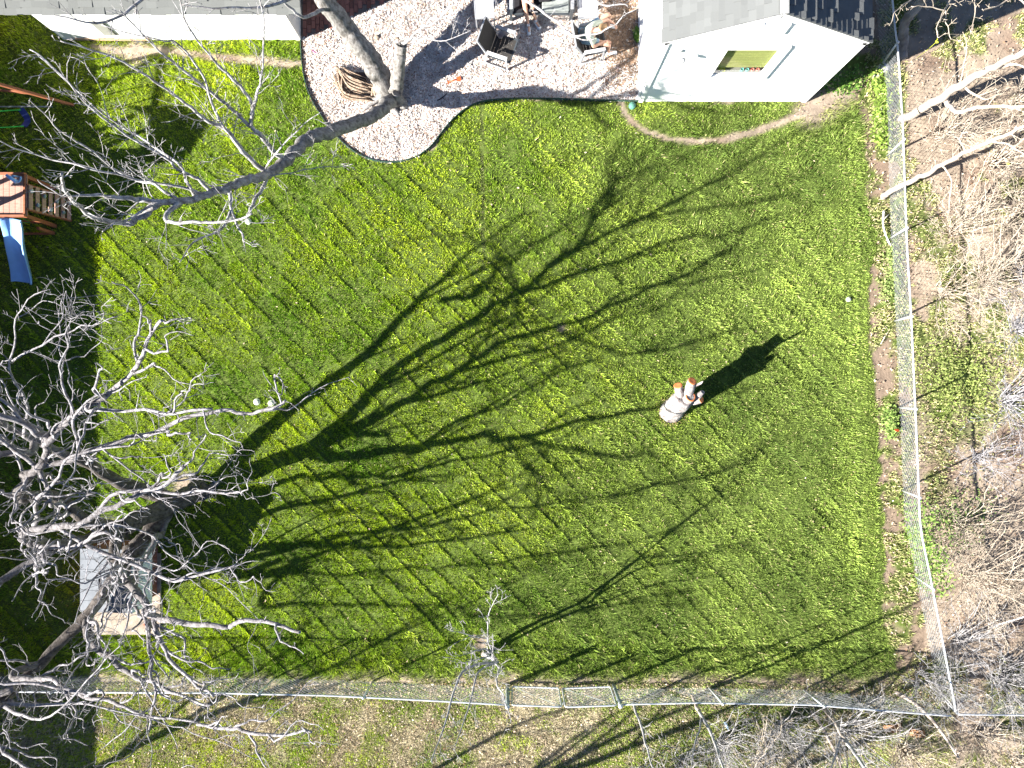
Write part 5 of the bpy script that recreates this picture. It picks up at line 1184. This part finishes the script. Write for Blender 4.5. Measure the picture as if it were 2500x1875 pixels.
arm_chair((c1.x, c1.y, .02), y1, 'empty dark sling armchair with a plastic cup on its seat')
a0 = G(1425, 130, .6); a1 = G(1475, 121, .6)
dd = (a1 - a0).normalized(); nrm = Vector((-dd.y, dd.x, 0)); c2 = (a0 + a1) / 2 + nrm * .34; y2 = ang(a0, a1)
arm_chair((c2.x, c2.y, .02), y2, 'dark sling armchair in which the person in the sage shirt sits')
cp = G(1222, 88, .42); m = MB(); m.lathe([(0, 0), (.055, 0), (.085, .13), (.09, .135), (.078, .13), (.05, .012), (0, .012)], (0, 0, 0), 20)
tag(m.build('plastic_cup', M['clear_cup'], loc=(cp.x, cp.y, .385)), 'translucent plastic cup standing on the empty armchair', 'cup')
def slat_table(x0, x1, yfront, yaw, label):
    g0 = G(x0, yfront, .5); g1 = G(x1, yfront, .5); Wd = g1.x - g0.x; L_ = .62; t = empty('slatted_side_table', ((g0.x + g1.x) / 2, g0.y, .02), yaw, label, 'side table', 'white slatted side tables')
    n = 7
    m = MB()
    for k in range(n): m.box((-Wd / 2 + .03 + (k + .5) * (Wd - .06) / n, L_ / 2, .48), ((Wd - .06) / n - .008, L_ - .06, .02))
    m.build('slats', M['slat_white'], t)
    m = MB(); m.box((0, .015, .475), (Wd, .035, .045)); m.box((0, L_ - .015, .475), (Wd, .035, .045))
    for s_ in (-1, 1): m.box((s_ * (Wd / 2 - .015), L_ / 2, .475), (.032, L_ - .06, .045))
    m.build('frame', M['alu_grey'], t, bevel=.004)
    for (a, c) in ((-1, .02), (1, .02), (-1, L_ - .02), (1, L_ - .02)): m = MB(); m.box((a * (Wd / 2 - .02), c, .22), (.035, .035, .46)); m.build('leg', M['alu_grey'] if a < 0 else M['alu_dark'], t)
slat_table(1160, 1208, 45, R(4), 'white slatted side table left of the loveseat')
slat_table(1412, 1461, 45, R(3), 'white slatted side table right of the loveseat, half in shade')
def loveseat():
    t = empty('loveseat', (.73, 9.2, .02), 0, 'dark framed loveseat with grey cushions, facing down the picture', 'loveseat'); W_ = 1.50
    for s_ in (-1, 1):
        m = MB(); m.box((s_ * W_ / 2, .33, .60), (.085, .70, .03)); m.build('armrest', M['alu_grey'], t, bevel=.006)
        m = MB(); m.box((s_ * W_ / 2, .01, .30), (.07, .06, .58)); m.box((s_ * W_ / 2, .64, .30), (.07, .06, .58)); m.box((s_ * W_ / 2, .33, .30), (.05, .6, .05)); m.build('leg_frame', M['alu_dark'], t)
    m = MB(); m.box((0, .02, .30), (W_ - .09, .05, .07)); m.box((0, .33, .30), (W_ - .09, .58, .03)); m.build('seat_frame', M['alu_dark'], t)
    for s_ in (-1, 1): m = MB(); m.box((s_ * .35, .32, .385), (.68, .60, .13)); m.build('seat_cushion', M['cushion'] if s_ > 0 else M['black_cloth'], t, bevel=.03)
    m = MB(); m.box((0, .68, .62), (W_, .05, .55), Matrix.Rotation(R(-12), 3, 'X')); m.build('backrest', M['alu_dark'], t)
    for s_ in (-1, 1): m = MB(); m.box((s_ * .35, .58, .64), (.68, .12, .42), Matrix.Rotation(R(-12), 3, 'X')); m.build('back_cushion', M['cushion'], t, bevel=.03)
    m = MB(); m.blob((0, 0, 0), .22, (1.1, .8, .35), seed=3, wob=.25, sub=3)
    tag(m.build('black_jacket', M['black_cloth'], loc=(.80, 9.58, .53)), 'crumpled black jacket on the loveseat beside the crossed legs', 'jacket')
loveseat()

# ---------------------------------------------------------------- people (skin modifier figures)
def skin_body(name, verts, edges, m, parent, sub=2, root=0):
    me = bpy.data.meshes.new(name); me.from_pydata([v[0] for v in verts], edges, []); o = bpy.data.objects.new(name, me); C.objects.link(o)
    sk = o.modifiers.new('skin', 'SKIN'); sk.use_smooth_shade = True
    for i, v in enumerate(verts):
        r = v[1]; me.skin_vertices[0].data[i].radius = (r, r) if not hasattr(r, '__len__') else r
    me.skin_vertices[0].data[root].use_root = True
    sb = o.modifiers.new('sub', 'SUBSURF'); sb.levels = sub; sb.render_levels = sub
    me.materials.append(m)
    if parent: o.parent = parent
    return o
def hand(verts, edges, wi, d, side, s=1.0):
    """palm and five bent fingers grown from wrist vertex wi, d = pointing direction, side = thumb side"""
    p = Vector(verts[wi][0]); d = Vector(d).normalized(); side = Vector(side).normalized(); dn = Vector((0, 0, -1))
    verts.append((tuple(p + d * .045 * s), (.030 * s, .018 * s))); pi = len(verts) - 1; edges.append((wi, pi))
    for k, (o_, l) in enumerate(((.026, .075), (.009, .085), (-.009, .08), (-.026, .062))):
        a = p + d * .085 * s + side * o_ * s; verts.append((tuple(a), .009)); i0 = len(verts) - 1; edges.append((pi, i0))
        b = a + d * l * .5 * s + dn * .012; verts.append((tuple(b), .0085)); edges.append((i0, i0 + 1)); c = b + d * l * .35 * s + dn * .03; verts.append((tuple(c), .0075)); edges.append((i0 + 1, i0 + 2))
    a = p + d * .04 * s + side * .04 * s; verts.append((tuple(a), .011)); i0 = len(verts) - 1; edges.append((pi, i0)); b = a + (d * .8 + side * .5) * .035 + dn * .01; verts.append((tuple(b), .009)); edges.append((i0, i0 + 1))
def shoe(parent, heel, toe, m_):
    h = Vector(heel); t = Vector(toe); d = t - h; f = Vector((d.x, d.y, 0)).normalized(); L_ = d.length
    m = MB(); m.tube(smooth_poly([tuple(h - f * .03), tuple(h + f * .05 + Vector((0, 0, .01))), tuple(h.lerp(t, .55)), tuple(t - f * .02), tuple(t + f * .01 - Vector((0, 0, .005)))], 3), [.03, .036, .042, .044, .046, .046, .047, .048, .05, .05, .045, .035, .015], 12)
    return m.build('shoe', M['shoe'], parent)
def person_sage():
    # seated in the right chair, leaning forward, facing roughly east; knees apart
    o0 = Vector((c2.x, c2.y, 0)); t = empty('person', o0, 0, 'person in a sage green shirt sitting bent forward in the right armchair, knees apart', 'person')
    kneeA = G(1487, 34, .56) - o0; kneeB = G(1487, 108, .56) - o0; pel = G(1418, 88, .48) - o0; pel.z = .50
    ch = G(1440, 80, .85) - o0; neck = G(1456, 73, 1.02) - o0; head = G(1470, 70, 1.10) - o0
    n = Vector((0, 1, 0)); hipA = pel + n * .10; hipB = pel - n * .10
    fa = Vector((kneeA.x + .04, kneeA.y - .05, .09)); fb = Vector((kneeB.x + .04, kneeB.y + .03, .09))
    shA = ch + n * .17 + Vector((.06, 0, .06)); shB = ch - n * .17 + Vector((.06, 0, .06)); elA = G(1483, 48, .68) - o0; elB = G(1448, 115, .66) - o0
    wrA = G(1497, 56, .60) - o0; wrB = G(1478, 100, .62) - o0
    V = [(tuple(pel), (.13, .11)), (tuple((pel + ch) / 2), (.12, .11)), (tuple(ch), (.14, .11)), (tuple(neck), .055), (tuple(head - Vector((.02, 0, .03))), .07), (tuple(head + Vector((.05, 0, .03))), .085),
         (tuple(hipA), .09), (tuple(kneeA), .062), (tuple(fa), .04), (tuple(fa + Vector((.16, 0, -.04))), .035),
         (tuple(hipB), .09), (tuple(kneeB), .062), (tuple(fb), .04), (tuple(fb + Vector((.16, 0, -.04))), .035),
         (tuple(shA), .055), (tuple(elA), .042), (tuple(wrA), .028), (tuple(shB), .055), (tuple(elB), .042), (tuple(wrB), .028)]
    E = [(0, 1), (1, 2), (2, 3), (3, 4), (4, 5), (0, 6), (6, 7), (7, 8), (8, 9), (0, 10), (10, 11), (11, 12), (12, 13), (2, 14), (14, 15), (15, 16), (2, 17), (17, 18), (18, 19)]
    hand(V, E, 16, (.6, -.7, -.1), (-.7, -.5, 0)); hand(V, E, 19, (.9, -.25, 0), (.2, 1, 0))
    b = skin_body('body', V, E, M['skin'], t)
    V2 = [(tuple(pel + Vector((0, 0, .0))), (.15, .13)), (tuple((pel + ch) / 2), (.145, .135)), (tuple(ch), (.17, .135)), (tuple(ch.lerp(neck, .6)), (.09, .08)), (tuple(shA), .078), (tuple(shA.lerp(elA, .65)), .066), (tuple(shB), .078), (tuple(shB.lerp(elB, .65)), .066)]
    skin_body('shirt', V2, [(0, 1), (1, 2), (2, 3), (2, 4), (4, 5), (2, 6), (6, 7)], M['sage'], t)
    V3 = [(tuple(pel - Vector((0, 0, .02))), (.14, .11)), (tuple(hipA), .105), (tuple(hipA.lerp(kneeA, .72)), .088), (tuple(hipB), .105), (tuple(hipB.lerp(kneeB, .72)), .088)]
    skin_body('shorts', V3, [(0, 1), (1, 2), (0, 3), (3, 4)], M['blue_cloth'], t)
    m = MB(); m.blob(head + Vector((.01, 0, .075)), .098, (1.02, .88, .72), seed=2, wob=.05, sub=3); m.build('hair', M['hair'], t)
    m = MB(); f_ = head + Vector((.12, 0, .01)); m.blob(f_, .018, (1.2, .7, .8), wob=0, seed=1, sub=2)
    for s_ in (-1, 1): m.blob(head + Vector((.02, s_ * .085, .02)), .022, (.8, .35, 1.1), wob=.1, seed=1)
    m.build('nose_and_ears', M['skin'], t)
    shoe(t, fa + Vector((-.02, 0, -.03)), fa + Vector((.22, 0, -.05)), None); shoe(t, fb + Vector((-.02, 0, -.03)), fb + Vector((.22, 0, -.05)), None)
person_sage()
def person_legs():
    o0 = Vector((.40, 9.5, 0)); t = empty('person', o0, 0, 'person in pink on the loveseat with bare crossed legs and white shoes', 'person')
    pel = Vector((.38, 9.66, .56)) - o0; ch = Vector((.38, 9.80, .98)) - o0; neck = Vector((.38, 9.80, 1.16)) - o0; head = Vector((.38, 9.76, 1.28)) - o0
    kA = G(1281, 12, .56) - o0; kB = G(1297, 4, .60) - o0; fA = G(1290, 62, .12) - o0; fB = G(1308, 52, .14) - o0
    tA = G(1292, 84, .06) - o0; tB = G(1318, 70, .07) - o0
    hA = pel + Vector((-.09, -.05, 0)); hB = pel + Vector((.09, -.05, 0))
    shA = ch + Vector((-.17, 0, .08)); shB = ch + Vector((.17, 0, .08)); eA = Vector((-.22, .16, .74)); eB = Vector((.22, .14, .74)); wA = Vector((-.10, -.02, .66)); wB = Vector((.12, -.03, .66))
    V = [(tuple(pel), (.14, .11)), (tuple((pel + ch) / 2), (.11, .10)), (tuple(ch), (.13, .10)), (tuple(neck), .05), (tuple(head), .08), (tuple(head + Vector((0, -.01, .07))), .085),
         (tuple(hA), .085), (tuple(kA), .06), (tuple(kA.lerp(fA, .35)), .056), (tuple(fA), .036), (tuple(tA), .03), (tuple(hB), .085), (tuple(kB), .06), (tuple(kB.lerp(fB, .35)), .056), (tuple(fB), .036), (tuple(tB), .03),
         (tuple(shA), .05), (tuple(eA), .04), (tuple(wA), .027), (tuple(shB), .05), (tuple(eB), .04), (tuple(wB), .027)]
    E = [(0, 1), (1, 2), (2, 3), (3, 4), (4, 5), (0, 6), (6, 7), (7, 8), (8, 9), (9, 10), (0, 11), (11, 12), (12, 13), (13, 14), (14, 15), (2, 16), (16, 17), (17, 18), (2, 19), (19, 20), (20, 21)]
    hand(V, E, 18, (.5, -.6, -.2), (.8, .3, 0)); hand(V, E, 21, (-.5, -.6, -.2), (-.8, .3, 0))
    skin_body('body', V, E, M['skin'], t)
    V2 = [(tuple(pel + Vector((0, 0, .02))), (.155, .13)), (tuple((pel + ch) / 2), (.13, .12)), (tuple(ch), (.155, .12)), (tuple(ch.lerp(neck, .5)), .08), (tuple(shA), .07), (tuple(shA.lerp(eA, .5)), .058), (tuple(shB), .07), (tuple(shB.lerp(eB, .5)), .058)]
    skin_body('shirt', V2, [(0, 1), (1, 2), (2, 3), (2, 4), (4, 5), (2, 6), (6, 7)], M['pink_cloth'], t)
    V3 = [(tuple(pel - Vector((0, 0, .02))), (.15, .12)), (tuple(hA), .10), (tuple(hA.lerp(kA, .5)), .088), (tuple(hB), .10), (tuple(hB.lerp(kB, .5)), .088)]
    skin_body('shorts', V3, [(0, 1), (1, 2), (0, 3), (3, 4)], M['pink_cloth'], t)
    m = MB(); m.blob(head + Vector((0, .02, .09)), .105, (.9, 1.0, .95), seed=5, wob=.06, sub=3); m.build('hair', M['hair'], t)
    m = MB(); m.blob(head + Vector((0, -.10, .04)), .018, (.7, 1.1, .9), wob=0); m.build('nose', M['skin'], t)
    for f_, to in ((fA, tA), (fB, tB)):
        m = MB(); m.tube([f_ + Vector((0, 0, .06)), f_ + Vector((0, 0, -.01))], [.038, .042], 10); m.build('sock', M['shoe'], t)
        shoe(t, f_ + Vector((0, 0, -.05)), to + Vector((0, 0, -.01)), None)
person_legs()

# ---------------------------------------------------------------- small things
def disc(px, py, r_, mt, label, name='sprinkler_lid', cat='lid', group=None, z=.03):
    g = G(px, py); t = empty(name, (g.x, g.y, 0), 0, label, cat, group); m = MB(); m.lathe([(r_ * 1.0, -.05), (r_, z - .005), (r_ * .94, z), (0, z)], (0, 0, 0), 20); m.build('rim', M[mt], t)
    m = MB(); m.lathe([(r_ * .72, z + .002), (r_ * .70, z + .006), (0, z + .006)], (0, 0, 0), 18); m.box((r_ * .4, 0, z + .008), (r_ * .3, .012, .006)); m.build('cover', M[mt], t)
disc(628, 981, .085, 'pale_lid', 'left pale round lid of the pair set in the bright left lawn', group='pale lids in the lawn', z=.045)
disc(663, 984, .085, 'pale_lid', 'right pale round lid of the pair set in the bright left lawn', group='pale lids in the lawn', z=.045)
disc(561, 533, .075, 'pale_lid', 'pale round lid half hidden under the long limb, left one', group='pale lids in the lawn', z=.045)
disc(607, 541, .08, 'pale_lid', 'pale round lid under the sawn branch end of the long limb', group='pale lids in the lawn', z=.045)
disc(2071, 731, .06, 'pale_lid', 'lone whitish round lid near the right edge of the lawn', group='pale lids in the lawn', z=.045)
disc(1543, 259, .085, 'green_lid', 'green round drain cap at the lower left corner of the outbuilding', name='drain_cap', cat='drain cap', z=.06)
m = MB(); m.tube([(-.12, -.04, .02), (.0, .0, .03), (.08, .03, .03)], [.016, .014, .014], 6); m.box((.13, .04, .03), (.10, .10, .02), Matrix.Rotation(R(20), 3, 'Z')); m.box((-.14, -.05, .02), (.03, .07, .02), Matrix.Rotation(R(20), 3, 'Z'))
g = G(1108, 198); tag(m.build('toy_shovel', M['orange'], loc=(g.x, g.y, .02)), 'orange toy shovel lying in the tree shadow on the chips', 'toy')
def stick(pts, r_, mt, label, name='fallen_branch', cat='branch', twigs=0):
    P = [G(*p) for p in pts]; b0 = P[0].copy(); b0.z = 0; t = empty(name, b0, 0, label, cat); m = MB(); q = smooth_poly([tuple(p - b0) for p in P], 4); m.tube(q, [r_ * (1 - .6 * i / len(q)) for i in range(len(q))], 7, wob=.1); m.build('stem', M[mt], t)
    if twigs:
        m = MB()
        for k in range(twigs): a = Vector(q[rnd.randrange(1, len(q))]); m.tube([a, a + Vector((rnd.uniform(-.15, .15), rnd.uniform(-.15, .15), .04))], [r_ * .35, .004], 4)
        m.build('twigs', M[mt], t)
stick([(2158, 515, .03), (2156, 545, .12), (2162, 572, .10), (2176, 602, .03)], .028, 'pvc', 'white peeled bent branch on the soil by the right fence', twigs=2)
stick([(1068, 246, .03), (1080, 238, .05), (1092, 228, .04)], .02, 'dark_hole', 'short dark stick at the edge of the tree shadow on the chips', twigs=1)
stick([(2150, 840, .03), (2165, 815, .06), (2170, 808, .03)], .014, 'twig_tan', 'thin forked stick on bare soil beside the right fence', twigs=3)
stick([(2188, 1690, .1), (2240, 1722, .55), (2290, 1775, 1.0), (2340, 1850, 1.4)], .06, 'trunk_tan', 'thick tan branch leaning across the fence corner', twigs=6)
stick([(1980, 1735, .1), (2010, 1780, .5), (2045, 1850, .9), (2060, 1900, 1.2)], .05, 'trunk_tan', 'thick tan branch leaning outward below the bottom fence', twigs=5)
stick([(2420, 1530, .2), (2470, 1515, .7), (2520, 1500, 1.0)], .03, 'pvc', 'pale straight branch at the right edge above the corner', twigs=3)
stick([(2440, 1760, .2), (2360, 1700, .8), (2260, 1660, 1.2)], .02, 'bark_twig', 'long thin pale branch arching over the fence corner', twigs=6)
for (x, y, lb, sc, rot) in ((2178, 1776, 'left piece of orange rotten wood below the fence corner', 1.0, .1), (2238, 1788, 'right piece of orange rotten wood below the fence corner', .9, -.15)):
    g = G(x, y); m = MB()
    for k in range(7): yy = (k - 3) * .025; m.tube([(-.25 * sc + rnd.uniform(0, .08), yy, .03), (0, yy + rnd.uniform(-.01, .01), .06), (.25 * sc - rnd.uniform(0, .1), yy, .03)], [.02, .03, .015], 6, wob=.2)
    o = m.build('rotten_log', M['rot_wood'], loc=(g.x, g.y, 0)); o.rotation_euler = (0, 0, rot); tag(o, lb, 'log', 'orange rotten wood pieces')
def rock(px, py, r_, label, sq=(1, .8, .5), seed=1, mt='stone', cat='stone', name='stone'):
    g = G(px, py); m = MB(); m.blob((0, 0, r_ * sq[2] * .6), r_, sq, wob=.22, seed=seed, sub=2); tag(m.build(name, M[mt], loc=g), label, cat)
rock(2156, 170, .16, 'pale broken concrete lump beside the right fence near the outbuilding', (1.0, .8, .45), 3)
rock(2140, 186, .10, 'smaller pale lump just left of the broken concrete', (1.2, .7, .4), 5)
rock(2151, 266, .05, 'small white stone in the weeds by the right fence', (1, 1, .6), 6)
rock(920, 92, .07, 'rounded tan stone on the wood chips right of the leaning trunk', (1, .9, .7), 8, 'concrete')
rock(970, 95, .045, 'small brown stone beside the tan stone on the chips', (1, .8, .6), 9, 'heartwood')
rock(1535, 124, .05, 'small tan stone on the brown earth by the outbuilding', (1, .8, .6), 10, 'concrete')
def flag():
    g = G(2176, 1049); t = empty('marker_flag', g, 0, 'small red utility flag on a wire beside the right fence', 'flag'); m = MB(); m.tube([(0, 0, -.02), (.01, 0, .4)], .003, 4); m.build('wire', M['galv'], t)
    m = MB(); m.box((-.05, .01, .36), (.10, .004, .07), Matrix.Rotation(R(50), 3, 'X')); m.build('flag', M['orange'], t)
flag()
def bottle():
    g = G(1768, 1760); m = MB(); m.lathe([(0, 0), (.035, 0), (.035, .14), (.014, .18), (.014, .21), (0, .21)], (0, 0, 0), 14); o = m.build('plastic_bottle', M['blue_bottle'], loc=(g.x, g.y, .06)); o.rotation_euler = (R(80), 0, R(25)); tag(o, 'crushed pale blue plastic bottle in the dry grass right of the gate', 'bottle')
bottle()
def toyplane():
    g = G(770, 130); m = MB(); m.tube([(-.06, .05, .03), (.0, 0, .04), (.06, -.03, .03)], .012, 6); m.tube([(.04, .05, .03), (.06, -.03, .04)], .009, 6); m.tube([(-.06, .05, .03), (-.03, .09, .03)], .008, 6)
    tag(m.build('purple_toy', M['purple'], loc=g), 'small purple toy on the chips left of the hollow tree', 'toy')
toyplane()
for (x, y, h, lb) in ((2288, 101, .9, 'bright yellow blossom on a twig near the top right corner'), (2462, 400, .1, 'tiny yellow flowers under the shrubs at the right edge')):
    g = G(x, y, h); m = MB()
    for k in range(18): a = rnd.uniform(0, 6.28); q = Vector((math.cos(a) * rnd.uniform(0, .05), math.sin(a) * rnd.uniform(0, .05), rnd.uniform(-.03, .03))); m.blob(q, .016, seed=k, sub=1)
    m.tube([(0, 0, -h), (.02, 0, -h * .5), (0, 0, 0)], .004, 4)
    tag(m.build('yellow_flower', M['yellow'], loc=g), lb, 'flower')
